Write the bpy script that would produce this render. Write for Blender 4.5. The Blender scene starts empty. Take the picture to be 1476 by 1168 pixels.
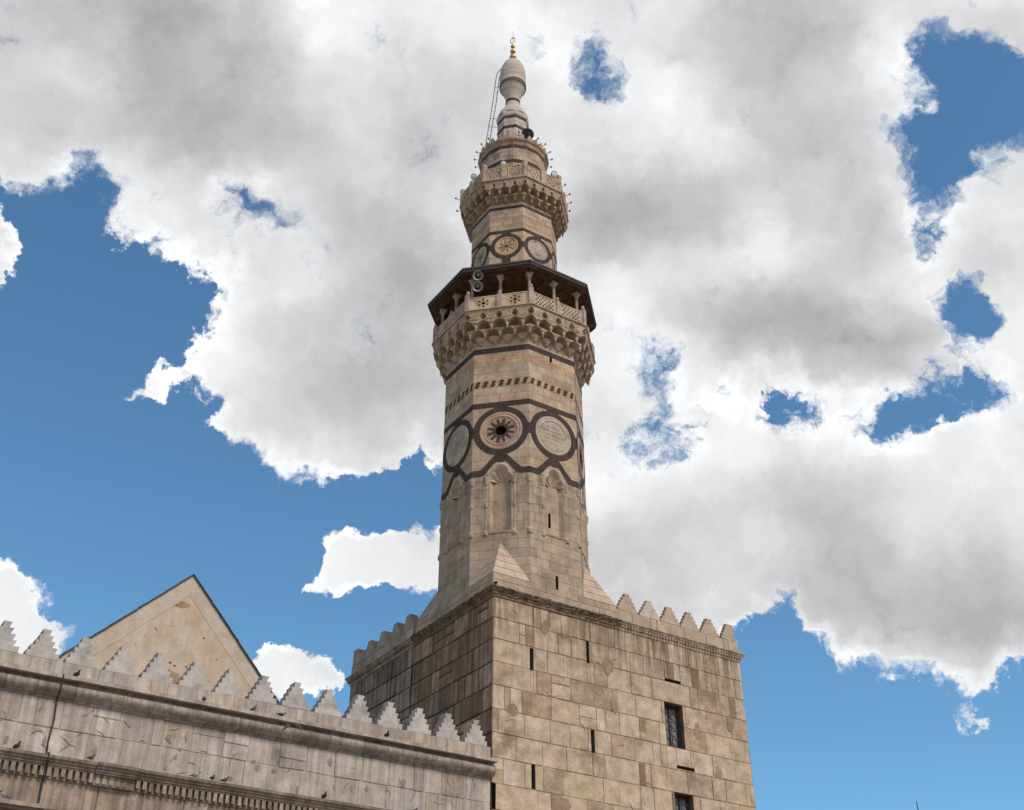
import bpy, math, random
from mathutils import Vector, Matrix
from mathutils.geometry import tessellate_polygon

rnd = random.Random(11)
D2R = math.pi/180
scene = bpy.context.scene

SUN_E = 3.0
SKY_S = 0.135
SKY_T = (0.85, 1.13, 1.1)
WARM = (1.09, 0.985, 0.92)
CL0 = 0.44
CL1 = 1.02
RELIEF = 0.9
SOFT = 0.14
BILLOW = 0.6
PUFF = 0.6
RIM = 0.2
K_COV = 2.8
K_FB = 3.1
K_R0 = 0.7
K_R1 = 2.5
K_W0 = 0.22
K_W1 = 1.2
# ------------------------------------------------------------------ camera
CAM = Vector((-24.2346, -37.9168, 1.7))
YAW, PITCH, ROLL = 0.58569, 0.58317, 0.00084
FWD = Vector((math.sin(YAW)*math.cos(PITCH), math.cos(YAW)*math.cos(PITCH), math.sin(PITCH)))
RT0 = Vector((math.cos(YAW), -math.sin(YAW), 0)); UP0 = RT0.cross(FWD)
RT = RT0*math.cos(ROLL)+UP0*math.sin(ROLL); UPV = -RT0*math.sin(ROLL)+UP0*math.cos(ROLL)
cd = bpy.data.cameras.new('camera'); cam = bpy.data.objects.new('camera', cd)
scene.collection.objects.link(cam); scene.camera = cam
cam.matrix_world = Matrix(((RT.x, UPV.x, -FWD.x, CAM.x), (RT.y, UPV.y, -FWD.y, CAM.y), (RT.z, UPV.z, -FWD.z, CAM.z), (0, 0, 0, 1)))
cd.sensor_width = 36; cd.lens = 1658.7/1476*36; cd.clip_end = 6000; cd.clip_start = 0.1
scene.view_settings.view_transform = 'Standard'; scene.view_settings.look = 'None'
scene.view_settings.gamma = 1; scene.view_settings.exposure = 0.0
scene.render.resolution_x = 1024; scene.render.resolution_y = 810

# ------------------------------------------------------------------ sun and sky
SUN_AZ, SUN_EL = 170*D2R, 50*D2R            # azimuth from +y towards +x
sd = bpy.data.lights.new('sun', 'SUN'); sd.energy = SUN_E; sd.angle = 18*D2R; sd.color = (1.0, 0.93, 0.84)
so = bpy.data.objects.new('sun', sd); scene.collection.objects.link(so)
sdir = Vector((math.sin(SUN_AZ)*math.cos(SUN_EL), math.cos(SUN_AZ)*math.cos(SUN_EL), math.sin(SUN_EL)))
so.rotation_euler = sdir.to_track_quat('Z', 'Y').to_euler(); so.location = sdir*200

def sky_row(i):
    """one row of the cloud map: cover in red, brightness in green, across two 32-stop ramps"""
    g = bpy.data.node_groups.new('sky_row', 'ShaderNodeTree'); N = g.nodes; L = g.links
    for s in ('left', 'right', 'half'): g.interface.new_socket(s, in_out='INPUT', socket_type='NodeSocketFloat')
    g.interface.new_socket('cover', in_out='OUTPUT', socket_type='NodeSocketFloat'); g.interface.new_socket('bright', in_out='OUTPUT', socket_type='NodeSocketFloat')
    rs = []
    for h in (0, 31):
        r = N.new('ShaderNodeValToRGB'); e = r.color_ramp.elements
        while len(e) < 32: e.new(.5)
        for k in range(32):
            e[k].position = k/31; e[k].color = (SKY_COV[i][h+k]/35, SKY_BR[i][h+k]/35, 0, 1)
        rs.append(r)
    gi = N.new('NodeGroupInput'); go = N.new('NodeGroupOutput')
    m = N.new('ShaderNodeMix'); m.data_type = 'RGBA'; sc = N.new('ShaderNodeSeparateColor')
    L.new(gi.outputs[0], rs[0].inputs[0]); L.new(gi.outputs[1], rs[1].inputs[0]); L.new(gi.outputs[2], m.inputs[0])
    L.new(rs[0].outputs[0], m.inputs[6]); L.new(rs[1].outputs[0], m.inputs[7]); L.new(m.outputs[2], sc.inputs[0]); L.new(sc.outputs[0], go.inputs[0]); L.new(sc.outputs[1], go.inputs[1])
    return g


# measured cloud cover and brightness, 0 to 35, laid out on the fixed piece of sky the place is seen under
SKY_COV = [
[26,26,26,26,26,26,26,26,26,26,26,26,26,26,26,26,26,26,26,22,16,18,24,26,26,26,26,26,26,26,26,26,26,26,26,26,26,26,26,26,26,26,26,26,26,26,26,26,26,26,26,26,26,26,26,26,26,26,26,26,26,26,26],
[26,26,26,26,26,26,26,26,26,26,26,26,26,26,26,26,26,26,26,24,20,21,25,26,26,26,26,26,26,26,26,26,26,26,26,26,26,26,26,26,26,26,26,26,26,26,26,26,26,26,26,26,26,26,26,26,26,26,26,26,26,26,26],
[26,26,26,26,26,26,26,26,26,26,26,26,26,26,26,26,26,26,26,26,24,25,26,26,26,26,26,26,26,26,26,26,26,26,26,26,26,26,26,26,26,26,26,26,26,26,26,26,26,26,26,26,26,26,26,25,26,26,26,26,26,26,26],
[26,26,26,26,26,26,26,26,26,26,26,26,26,26,26,26,26,26,26,26,26,26,26,26,26,26,26,26,26,26,26,26,26,26,26,24,24,26,26,26,26,26,26,26,26,26,26,26,26,26,26,26,26,25,22,19,19,23,25,26,26,26,26],
[26,26,26,26,26,26,26,26,26,26,26,26,26,26,26,26,26,26,26,26,26,26,26,26,26,26,26,26,26,26,26,26,26,26,25,23,22,24,26,26,26,26,26,26,26,26,26,26,26,26,26,26,26,24,18,13,12,15,18,20,21,22,22],
[26,26,26,26,26,26,26,26,26,26,26,26,26,26,26,26,26,26,26,26,26,26,26,26,26,26,26,26,26,26,26,26,26,26,26,24,22,23,26,26,26,26,26,26,26,26,26,26,26,26,26,26,26,25,20,14,13,14,12,11,11,12,12],
[26,26,26,26,26,26,26,26,26,26,26,26,26,26,26,26,26,26,26,26,26,26,26,26,26,26,26,26,26,26,26,26,26,26,26,26,25,25,26,26,26,26,26,26,26,26,26,26,26,26,26,26,25,24,19,14,17,19,14,11,11,13,14],
[26,26,26,26,26,26,26,26,26,26,26,26,26,26,26,26,26,26,26,26,26,26,26,26,26,26,26,26,26,26,26,26,26,26,26,26,26,26,26,26,26,26,26,26,26,26,26,26,26,26,26,26,23,18,13,11,13,15,16,19,21,23,24],
[26,26,26,26,26,26,24,23,24,26,26,26,26,26,26,25,25,26,26,26,26,26,26,26,26,26,26,26,26,26,26,26,26,26,26,26,26,26,26,26,26,26,26,26,26,26,26,26,26,26,26,26,25,21,14,11,11,16,22,25,26,26,26],
[20,20,21,23,25,25,22,20,21,24,26,26,26,25,24,23,23,24,25,26,26,26,26,26,26,26,26,26,26,26,26,26,26,26,26,26,26,26,26,26,26,26,26,26,26,26,26,26,26,26,26,26,26,25,20,16,16,22,25,26,26,26,26],
[21,20,20,19,20,21,20,19,21,25,26,26,26,26,24,23,22,22,23,23,25,26,26,26,26,26,26,26,26,26,26,26,26,26,26,26,26,26,26,26,26,26,26,26,26,26,26,26,26,26,26,26,26,26,23,21,22,25,26,26,26,26,26],
[30,29,26,19,12,11,11,13,19,23,24,25,26,26,26,24,23,23,23,23,24,26,26,26,26,26,26,26,26,26,26,26,26,26,26,26,26,26,26,26,26,26,26,26,26,26,26,26,26,26,26,26,26,25,23,23,25,26,26,26,26,26,26],
[31,31,27,19,11,9,9,10,13,15,16,19,22,25,25,24,24,24,25,25,26,26,26,26,26,26,26,26,26,26,26,26,26,26,26,26,26,26,26,26,26,26,26,26,26,26,26,26,26,26,26,26,26,26,24,24,26,26,26,26,26,26,26],
[31,30,25,17,10,9,9,9,9,9,9,11,13,19,22,24,25,26,26,26,26,26,26,26,26,26,26,26,26,26,26,26,26,26,26,26,26,26,26,26,26,26,26,26,26,26,26,26,26,26,26,26,26,26,26,25,25,25,26,26,26,26,26],
[22,21,17,12,9,9,9,9,9,9,9,9,10,14,21,25,26,26,26,26,26,26,26,26,26,26,26,26,26,26,26,26,26,26,26,26,26,26,26,26,26,26,26,26,26,26,26,26,26,26,26,26,26,26,26,23,20,21,25,26,26,26,26],
[11,11,10,9,9,9,9,9,9,9,9,10,11,16,22,26,26,26,26,26,26,26,26,26,26,26,26,26,26,26,26,26,26,26,26,26,26,26,26,26,26,26,26,26,26,26,26,26,26,26,26,26,26,26,26,23,18,20,24,26,26,26,26],
[9,9,9,9,9,9,9,9,9,9,12,16,16,21,25,26,26,26,26,26,26,26,26,26,26,26,26,26,26,26,26,26,26,26,26,26,26,26,25,24,24,26,26,26,26,26,26,26,26,26,26,26,26,26,26,25,23,24,25,26,26,26,26],
[9,9,9,9,9,9,9,9,9,12,19,24,22,23,26,26,26,26,26,26,26,26,26,26,26,26,26,26,26,26,26,26,26,26,26,26,26,26,23,20,21,25,26,26,26,24,23,24,26,26,26,26,26,26,26,25,24,23,23,25,26,26,26],
[9,9,9,9,9,9,9,9,9,14,23,26,20,19,24,26,26,26,26,26,26,26,26,26,26,26,26,26,26,26,26,26,26,26,26,26,26,26,24,22,23,25,24,23,24,21,18,19,23,24,25,25,25,23,22,20,19,18,20,24,26,26,26],
[9,9,9,9,9,9,9,9,9,11,14,15,12,13,19,24,26,26,26,26,26,26,26,26,26,26,26,26,26,26,26,26,26,26,26,26,26,25,24,24,24,25,24,24,25,23,20,20,21,22,22,22,20,17,17,19,21,23,24,26,26,26,26],
[9,9,9,9,9,9,9,9,9,9,9,9,9,10,12,18,23,25,26,26,26,26,26,26,26,25,24,24,25,26,26,26,26,26,26,26,25,23,22,21,22,24,26,26,26,26,25,25,25,25,24,24,21,20,22,25,26,26,26,26,26,26,26],
[9,9,9,9,9,9,9,9,9,9,9,9,9,9,9,12,16,21,24,25,25,26,26,25,24,21,18,19,24,26,26,26,26,26,26,26,26,26,25,24,25,26,26,26,26,26,26,26,26,26,26,26,25,25,26,26,26,26,26,26,26,26,26],
[9,9,9,9,9,9,9,9,9,9,9,9,9,9,9,10,11,14,16,17,18,20,20,18,15,13,12,17,24,26,26,26,26,26,26,26,26,26,26,26,26,26,26,26,26,26,26,26,26,26,26,26,26,26,26,26,26,26,26,26,26,26,26],
[9,9,9,9,9,9,9,9,9,9,9,9,9,9,9,9,9,10,10,10,10,12,13,13,14,14,14,18,24,26,26,26,26,26,26,26,26,26,26,26,26,26,26,26,26,26,26,26,26,26,26,26,26,26,26,26,26,26,26,26,26,26,26],
[11,10,10,10,9,9,9,9,9,9,9,9,9,9,9,9,9,9,9,9,11,15,21,25,26,26,24,24,26,26,26,26,26,26,26,26,26,26,26,26,26,26,26,26,26,26,26,26,26,26,26,26,26,26,26,26,26,26,26,26,26,26,26],
[22,21,20,18,15,12,9,9,9,9,9,9,9,9,9,9,9,9,9,12,19,26,30,31,32,32,31,29,27,26,26,26,26,26,26,26,26,26,26,26,26,26,26,26,26,26,26,26,26,26,26,26,26,26,26,26,26,26,26,26,26,26,26],
[30,30,29,28,23,16,10,9,9,9,9,9,9,9,9,9,9,9,10,14,22,25,25,26,27,28,29,28,27,26,26,26,26,26,26,26,26,26,26,26,26,26,26,26,26,26,26,26,26,26,26,26,26,26,26,26,26,26,26,26,26,26,26],
[31,31,31,30,27,23,17,13,10,9,9,9,9,9,9,9,9,9,10,11,13,13,12,13,13,15,17,22,25,26,26,26,26,26,26,26,26,26,26,26,26,26,26,26,25,23,23,25,26,26,26,26,26,26,26,26,26,26,26,26,26,26,26],
[31,31,31,31,30,29,26,20,13,9,9,9,9,9,9,10,13,15,16,16,13,11,10,9,9,9,11,17,24,26,26,26,26,26,26,26,26,26,26,26,26,26,26,24,19,15,15,18,22,24,26,26,26,26,26,26,26,26,26,26,26,26,26],
[30,30,30,29,29,28,25,19,12,9,9,9,9,9,9,13,21,27,29,28,25,22,16,11,9,9,10,17,23,26,26,26,26,26,26,26,26,26,26,26,26,26,25,21,14,10,9,10,14,20,24,25,26,26,26,26,26,26,26,25,25,24,24],
[27,25,23,21,19,17,14,12,10,9,9,9,9,9,9,13,22,28,30,30,29,28,20,12,9,9,10,16,21,23,23,23,23,23,23,23,23,23,23,23,23,23,23,18,12,9,9,9,11,15,17,18,20,21,21,21,22,22,21,19,17,16,15],
[14,13,11,11,10,9,9,9,9,9,9,9,9,9,9,11,15,18,19,19,19,18,14,10,9,9,9,11,13,13,13,13,13,13,13,13,13,13,13,13,13,13,13,11,10,9,9,9,9,10,10,10,11,11,11,14,19,18,13,10,10,9,9],
[9,9,9,9,9,9,9,9,9,9,9,9,9,9,9,9,10,10,10,10,10,10,9,9,9,9,9,9,9,9,9,9,9,9,9,9,9,9,9,9,9,9,9,9,9,9,9,9,9,9,9,9,9,9,10,16,23,21,13,9,9,9,9],
[9,9,9,9,9,9,9,9,9,9,9,9,9,9,9,9,9,9,9,9,9,9,9,9,9,9,9,9,9,9,9,9,9,9,9,9,9,9,9,9,9,9,9,9,9,9,9,9,9,9,9,9,9,9,9,10,12,11,10,9,9,9,9],
[9,9,9,9,9,9,9,9,9,9,9,9,9,9,9,9,9,9,9,9,9,9,9,9,9,9,9,9,9,9,9,9,9,9,9,9,9,9,9,9,9,9,9,9,9,9,9,9,9,9,9,9,9,9,9,9,9,9,9,9,9,9,9],
[9,9,9,9,9,9,9,9,9,9,9,9,9,9,9,9,9,9,9,9,9,9,9,9,9,9,9,10,10,11,11,11,11,11,11,11,11,11,11,11,11,11,11,10,9,9,9,9,9,9,9,9,9,9,9,9,9,9,9,9,9,9,9],
[9,9,9,9,9,9,9,9,9,9,9,9,9,9,9,9,9,9,9,9,9,9,9,9,9,9,10,14,18,19,19,19,19,19,19,19,19,19,19,19,19,19,18,14,10,9,9,9,9,9,9,9,9,9,9,9,9,9,9,9,9,9,9],
[9,9,9,9,9,9,9,9,9,9,9,9,9,9,9,9,9,9,9,9,9,9,9,9,9,9,10,17,23,26,26,26,26,26,26,26,26,26,26,26,26,26,24,18,11,9,9,9,9,9,9,9,9,9,9,9,9,9,9,9,9,9,9]]
SKY_BR = [
[25,25,25,24,24,24,25,25,25,25,26,26,27,27,27,28,28,28,29,29,30,30,30,30,29,29,29,29,29,29,29,30,30,30,30,30,30,30,30,29,29,29,28,28,28,28,28,28,28,28,28,29,29,29,29,30,30,30,30,30,30,30,30],
[23,23,22,22,22,21,21,21,21,21,21,22,22,23,23,24,24,24,26,28,30,30,30,30,29,29,29,29,29,30,30,30,30,30,30,30,29,29,28,28,27,27,26,26,25,25,25,25,25,25,26,26,27,28,28,29,29,29,29,29,30,30,30],
[23,22,21,21,20,20,20,20,19,19,19,20,20,20,21,22,22,22,24,28,32,33,32,31,29,29,29,31,32,32,33,33,32,32,31,30,29,28,27,26,25,25,24,24,23,23,23,23,23,23,24,25,27,29,28,27,27,26,26,26,27,28,29],
[24,23,22,21,21,21,20,20,20,19,19,19,19,20,21,21,22,22,24,28,32,33,32,30,29,28,29,30,32,32,33,33,32,32,31,30,29,28,26,25,25,24,23,23,23,23,23,23,23,23,23,25,30,32,29,26,26,26,26,26,27,28,29],
[26,26,24,23,23,23,23,23,21,20,19,19,19,19,20,20,21,21,22,25,28,29,29,28,27,27,27,27,28,28,29,30,31,32,31,31,30,29,28,27,26,24,24,23,23,23,23,23,23,23,23,25,30,33,29,27,28,28,28,29,29,30,30],
[28,28,26,26,25,25,24,24,23,21,19,19,19,19,19,19,19,20,22,24,26,27,27,27,26,26,26,26,26,26,27,28,30,31,31,30,30,29,29,29,28,27,26,25,24,24,24,24,24,24,25,26,30,32,30,29,29,29,30,30,30,30,30],
[28,28,26,26,25,25,25,25,24,22,20,19,19,18,18,18,19,20,22,24,26,26,27,26,26,26,26,26,26,26,26,27,28,29,29,28,27,27,28,29,30,29,28,26,25,24,24,24,24,24,25,27,29,32,31,30,30,30,30,30,30,30,30],
[28,27,26,26,25,25,25,26,25,24,23,21,20,19,19,19,20,21,23,24,26,26,26,26,25,25,25,25,26,26,26,27,28,28,27,26,25,25,26,28,29,29,28,27,26,24,24,24,24,24,25,27,29,30,30,30,30,30,30,30,30,30,30],
[29,28,27,27,26,26,26,27,27,27,26,24,23,22,22,22,22,23,24,25,26,26,25,25,25,25,25,25,26,26,27,27,28,28,27,26,25,25,25,25,25,24,24,25,25,24,24,24,23,24,25,27,30,31,31,30,30,30,30,30,30,30,30],
[30,30,29,29,29,29,29,29,29,29,29,28,27,26,26,26,26,26,26,26,26,26,25,25,25,24,25,25,26,26,27,28,28,28,27,25,23,22,20,20,19,19,19,20,22,24,24,24,24,24,25,28,31,31,31,31,31,31,31,31,30,30,30],
[30,30,30,30,30,30,30,30,30,30,30,30,29,29,29,28,28,28,28,27,26,26,25,24,24,24,24,25,25,27,28,28,28,27,24,22,20,19,18,18,18,18,19,20,23,25,26,25,25,24,25,27,29,30,31,31,32,32,32,32,31,30,30],
[30,30,30,30,30,30,30,30,30,30,30,30,30,30,30,30,30,30,29,28,27,26,25,24,23,23,23,24,25,27,28,29,27,25,21,20,19,19,19,19,19,21,22,25,28,29,29,27,26,24,24,24,26,28,30,31,31,30,30,31,31,30,30],
[30,30,30,30,30,30,30,30,30,30,30,30,30,30,30,31,31,31,30,30,28,27,25,24,23,22,22,23,25,28,29,29,28,26,22,21,20,21,22,23,24,26,27,30,32,32,31,28,26,24,23,23,25,27,29,29,28,27,27,28,29,30,30],
[30,30,30,30,30,30,30,30,30,30,30,30,30,31,32,33,34,33,33,32,31,28,25,23,22,21,21,22,25,28,29,29,29,28,26,25,26,27,27,27,27,27,27,28,30,30,29,27,26,24,24,24,26,28,29,29,27,26,26,27,29,30,30],
[30,30,30,30,30,30,30,30,30,30,30,30,30,31,32,32,31,31,31,31,29,26,24,23,22,21,21,23,26,29,29,29,29,28,28,28,30,31,30,28,25,23,22,23,23,23,23,23,23,23,23,24,25,27,29,29,29,29,29,29,30,30,30],
[30,30,30,30,30,30,30,30,30,30,30,30,30,32,32,31,29,27,26,25,24,24,23,22,22,21,22,24,26,29,30,30,30,29,29,29,31,31,30,28,25,22,22,21,21,21,21,21,21,21,22,22,23,24,26,28,29,30,30,30,30,30,30],
[30,30,30,30,30,30,30,30,30,30,30,30,30,32,33,31,28,26,24,23,23,23,22,22,21,21,22,24,27,29,30,30,30,30,30,31,32,32,31,30,28,26,25,25,24,24,23,23,22,22,21,21,22,23,25,27,29,30,30,30,30,30,30],
[30,30,30,30,30,30,30,30,30,30,30,30,30,32,32,31,29,27,25,23,22,21,21,21,21,21,23,25,27,29,30,30,30,30,31,31,32,32,32,31,30,29,29,29,29,28,28,27,26,25,24,24,24,25,27,28,29,30,30,30,30,30,30],
[30,30,30,30,30,30,30,30,30,30,30,30,30,31,31,30,29,28,26,24,22,22,22,22,22,23,23,25,27,29,30,30,30,30,30,31,31,31,31,31,31,31,31,31,31,31,31,30,30,30,29,29,29,29,29,30,30,30,30,30,30,30,30],
[30,30,30,30,30,30,30,30,30,30,30,30,30,30,30,30,30,29,27,26,24,23,23,23,23,23,24,25,26,28,29,30,30,30,30,30,31,31,31,31,32,32,32,32,32,32,32,32,32,32,32,31,31,31,31,31,31,31,31,30,30,30,30],
[30,30,30,30,30,30,30,30,30,30,30,30,30,30,30,30,30,30,29,27,26,24,24,23,23,24,24,25,27,28,29,30,30,30,31,31,31,31,32,32,32,32,32,32,32,32,31,31,31,31,31,32,32,32,32,32,32,32,32,31,31,30,30],
[30,30,30,30,30,30,30,30,30,30,30,30,30,30,30,30,31,31,30,29,28,27,26,26,25,26,26,27,28,29,30,30,31,31,32,32,32,32,33,32,32,32,31,31,30,29,28,27,27,27,28,29,30,31,32,32,32,32,32,31,31,31,30],
[30,30,30,30,30,30,30,30,30,30,30,30,30,30,30,31,31,31,31,30,30,29,29,29,29,29,29,30,30,30,31,31,31,32,32,32,32,31,31,30,29,28,27,26,25,25,24,24,24,24,25,26,27,29,30,31,31,31,31,31,30,30,30],
[30,30,30,30,30,30,30,30,30,30,30,30,30,30,30,30,30,30,30,30,30,30,30,30,30,30,30,30,30,30,30,31,30,30,29,28,27,27,26,26,25,25,24,24,23,23,23,23,23,24,25,26,27,28,29,29,29,29,29,30,30,30,30],
[30,30,30,30,30,30,30,30,30,30,30,30,30,30,30,30,30,30,30,30,30,30,30,30,30,30,30,30,30,30,30,30,29,28,26,25,24,24,23,23,23,23,23,23,23,23,23,22,22,22,23,24,25,26,27,27,27,27,27,27,28,28,29],
[30,30,30,30,30,30,30,30,30,30,30,30,30,30,30,30,30,30,30,30,30,30,30,30,30,30,30,30,30,30,30,30,29,28,26,24,23,23,23,23,23,23,23,23,23,23,23,23,22,22,22,22,21,21,21,22,22,22,22,23,24,25,26],
[30,30,30,30,30,30,30,30,30,30,30,30,30,30,30,30,30,30,30,30,30,30,30,30,30,30,30,30,30,30,30,30,30,29,27,26,24,23,23,23,23,23,23,23,24,23,23,23,22,22,22,21,21,21,20,20,20,20,20,21,22,23,24],
[30,30,31,31,31,31,31,30,30,30,30,30,30,30,30,30,30,30,30,30,30,30,30,30,30,30,30,30,30,30,30,30,30,30,29,28,27,26,25,25,24,24,24,24,24,23,23,23,22,22,22,22,21,21,20,20,20,20,20,20,21,23,24],
[30,30,31,31,31,31,31,30,30,30,30,30,30,30,30,30,30,30,30,30,30,30,30,30,30,30,30,30,30,30,30,30,30,30,30,30,30,29,29,29,29,28,28,27,26,26,25,24,24,24,24,24,23,23,22,21,21,21,21,22,23,25,26],
[30,30,30,31,31,31,31,30,30,30,30,30,30,30,30,30,31,31,31,31,31,31,31,30,30,30,30,30,30,30,30,30,30,30,30,30,30,30,30,30,30,30,30,30,29,29,29,28,28,28,28,28,28,28,27,26,26,26,26,27,28,29,29],
[30,30,30,30,30,30,30,30,30,30,30,30,30,30,30,30,31,31,31,31,31,31,31,30,30,30,30,30,30,30,30,30,30,30,30,30,30,30,30,30,30,30,30,30,30,30,30,30,30,30,30,30,30,30,30,30,29,29,29,30,30,30,30],
[30,30,30,30,30,30,30,30,30,30,30,30,30,30,30,30,30,30,30,30,30,30,30,30,30,30,30,30,30,30,30,30,30,30,30,30,30,30,30,30,30,30,30,30,30,30,30,30,30,30,30,30,30,30,30,30,30,30,30,30,30,30,30],
[30,30,30,30,30,30,30,30,30,30,30,30,30,30,30,30,30,30,30,30,30,30,30,30,30,30,30,30,30,30,30,30,30,30,30,30,30,30,30,30,30,30,30,30,30,30,30,30,30,30,30,30,30,30,30,30,30,30,30,30,30,30,30],
[30,30,30,30,30,30,30,30,30,30,30,30,30,30,30,30,30,30,30,30,30,30,30,30,30,30,30,30,30,30,30,30,30,30,30,30,30,30,30,30,30,30,30,30,30,30,30,30,30,30,30,30,30,30,30,30,30,30,30,30,30,30,30],
[30,30,30,30,30,30,30,30,30,30,30,30,30,30,30,30,30,30,30,30,30,30,30,30,30,30,30,30,30,30,30,30,30,30,30,30,30,30,30,30,30,30,30,30,30,30,30,30,30,30,30,30,30,30,30,30,30,30,30,30,30,30,30],
[30,30,30,30,30,30,30,30,30,30,30,30,30,30,30,30,30,30,30,30,30,30,30,30,30,30,30,30,30,30,30,30,30,30,30,30,30,30,30,30,30,30,30,30,30,30,30,30,30,30,30,30,30,30,30,30,30,30,30,30,30,30,30],
[30,30,30,30,30,30,30,30,30,30,30,30,30,30,30,30,30,30,30,30,30,30,30,30,30,30,30,30,30,30,30,30,30,30,30,30,30,30,30,30,30,30,30,30,30,30,30,30,30,30,30,30,30,30,30,30,30,30,30,30,30,30,30],
[30,30,30,30,30,30,30,30,30,30,30,30,30,30,30,30,30,30,30,30,30,30,30,30,30,30,30,30,30,30,30,30,30,30,30,30,30,30,30,30,30,30,30,30,30,30,30,30,30,30,30,30,30,30,30,30,30,30,30,30,30,30,30]]
def build_world():
    rows = [sky_row(i) for i in range(len(SKY_COV))]
    w = bpy.data.worlds.new('World'); w.use_nodes = True
    nt = w.node_tree; N = nt.nodes; L = nt.links
    for n in list(N): N.remove(n)
    def nd(t, **k):
        n = N.new(t)
        for a, b in k.items(): setattr(n, a, b)
        return n
    def put(sock, x):
        if hasattr(x, 'links') or isinstance(x, bpy.types.NodeSocket): L.new(x, sock)
        else: sock.default_value = x
    def M(op, a, b=0.0, c=None, clamp=False):
        n = nd('ShaderNodeMath', operation=op, use_clamp=clamp); put(n.inputs[0], a)
        if op not in ('ABSOLUTE', 'FLOOR'): put(n.inputs[1], b)
        if c is not None: put(n.inputs[2], c)
        return n.outputs[0]
    def V(op, a, b=None, c=None):
        n = nd('ShaderNodeVectorMath', operation=op); put(n.inputs[0], a)
        if b is not None: put(n.inputs[3] if op == 'SCALE' else n.inputs[1], b)
        if c is not None: put(n.inputs[2], c)
        return n.outputs[1] if op == 'DOT_PRODUCT' else n.outputs[0]
    def noise(vec, scale, detail, rough=0.55, lac=2.0):
        n = nd('ShaderNodeTexNoise'); put(n.inputs['Vector'], vec); n.inputs['Scale'].default_value = scale
        n.inputs['Detail'].default_value = detail; n.inputs['Roughness'].default_value = rough
        n.inputs['Lacunarity'].default_value = lac
        return n
    def sm(x, a, b):
        n = nd('ShaderNodeMapRange', interpolation_type='SMOOTHSTEP'); put(n.inputs[0], x)
        n.inputs[1].default_value = a; n.inputs[2].default_value = b; return n.outputs[0]
    def mixc(f, a, b):
        n = nd('ShaderNodeMix', data_type='RGBA'); put(n.inputs[0], f); put(n.inputs[6], a); put(n.inputs[7], b); return n.outputs[2]
    dirn = nd('ShaderNodeTexCoord').outputs['Generated']
    w1 = noise(dirn, 9, 5, .6); w2 = noise(dirn, 34, 6, .62)
    o1 = V('SCALE', V('SUBTRACT', w1.outputs['Color'], (.5, .5, .5)), .045)
    o2 = V('SCALE', V('SUBTRACT', w2.outputs['Color'], (.5, .5, .5)), .045)
    wd = V('ADD', V('ADD', dirn, o1), o2)
    dz = M('MAXIMUM', V('DOT_PRODUCT', wd, tuple(FWD)), .05)
    u = M('DIVIDE', V('DOT_PRODUCT', wd, tuple(RT)), dz)
    v = M('DIVIDE', V('DOT_PRODUCT', wd, tuple(UPV)), dz)
    U0, V0 = .482305, .382227
    fx = M('ADD', M('DIVIDE', u, U0), 1.0)                    # 0..2 across both halves
    fx2 = M('SUBTRACT', fx, 1.0)
    half = M('GREATER_THAN', fx, 1.0)
    nr = len(SKY_COV)
    fy = M('MULTIPLY', M('SUBTRACT', V0, v), (nr-1)/(2*V0))
    acc = (0.0, 0.0)
    for i in range(nr):
        n = nd('ShaderNodeGroup'); n.node_tree = rows[i]
        L.new(fx, n.inputs[0]); L.new(fx2, n.inputs[1]); L.new(half, n.inputs[2])
        hat = M('SUBTRACT', 1.0, M('ABSOLUTE', M('SUBTRACT', fy, float(i))), clamp=True)
        acc = (M('MULTIPLY_ADD', n.outputs[0], hat, acc[0]), M('MULTIPLY_ADD', n.outputs[1], hat, acc[1]))
    ins = M('MULTIPLY', sm(M('ABSOLUTE', u), U0, U0*.97), sm(M('ABSOLUTE', v), V0, V0*.97))
    big = noise(dirn, 2.6, 4, .5)
    cov = M('ADD', M('MULTIPLY', M('MULTIPLY_ADD', acc[0], 2.0, -.5), ins), M('MULTIPLY', sm(big.outputs[0], .44, .58), M('SUBTRACT', 1.0, ins)))
    bri = M('ADD', M('MULTIPLY', acc[1], ins), M('MULTIPLY', .74, M('SUBTRACT', 1.0, ins)))
    fb = noise(wd, 17, 12, .64); fb2 = noise(V('ADD', wd, (.012, -.006, .022)), 17, 12, .64)
    lb = noise(wd, 6.5, 4, .42); lb2 = noise(V('ADD', wd, (.02, -.01, .045)), 6.5, 4, .42)
    fine = noise(wd, 48, 9, .66)
    vor = nd('ShaderNodeTexVoronoi', feature='F1'); L.new(wd, vor.inputs['Vector']); vor.inputs['Scale'].default_value = 24
    vor.inputs['Detail'].default_value = 3.0; vor.inputs['Roughness'].default_value = .55
    puff = M('MULTIPLY', M('SUBTRACT', .42, vor.outputs['Distance']), PUFF)
    dens = M('ADD', M('MULTIPLY_ADD', cov, K_COV, -K_COV*.50), M('MULTIPLY', M('SUBTRACT', fb.outputs[0], .5), K_FB))
    dens = M('ADD', dens, puff)
    dens = M('MULTIPLY_ADD', sm(cov, .85, 1.0), .45, dens)
    rag = nd('ShaderNodeMapRange'); L.new(noise(dirn, 6.5, 3, .5).outputs[0], rag.inputs[0])
    rag.inputs[1].default_value = .35; rag.inputs[2].default_value = .65; rag.inputs[3].default_value = K_R0; rag.inputs[4].default_value = K_R1
    dens = M('ADD', dens, M('MULTIPLY', M('SUBTRACT', fine.outputs[0], .5), rag.outputs[0]))
    wid = nd('ShaderNodeMapRange'); L.new(noise(dirn, 7.0, 2, .5).outputs[0], wid.inputs[0])
    wid.inputs[1].default_value = .36; wid.inputs[2].default_value = .62; wid.inputs[3].default_value = K_W0; wid.inputs[4].default_value = K_W1
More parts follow.
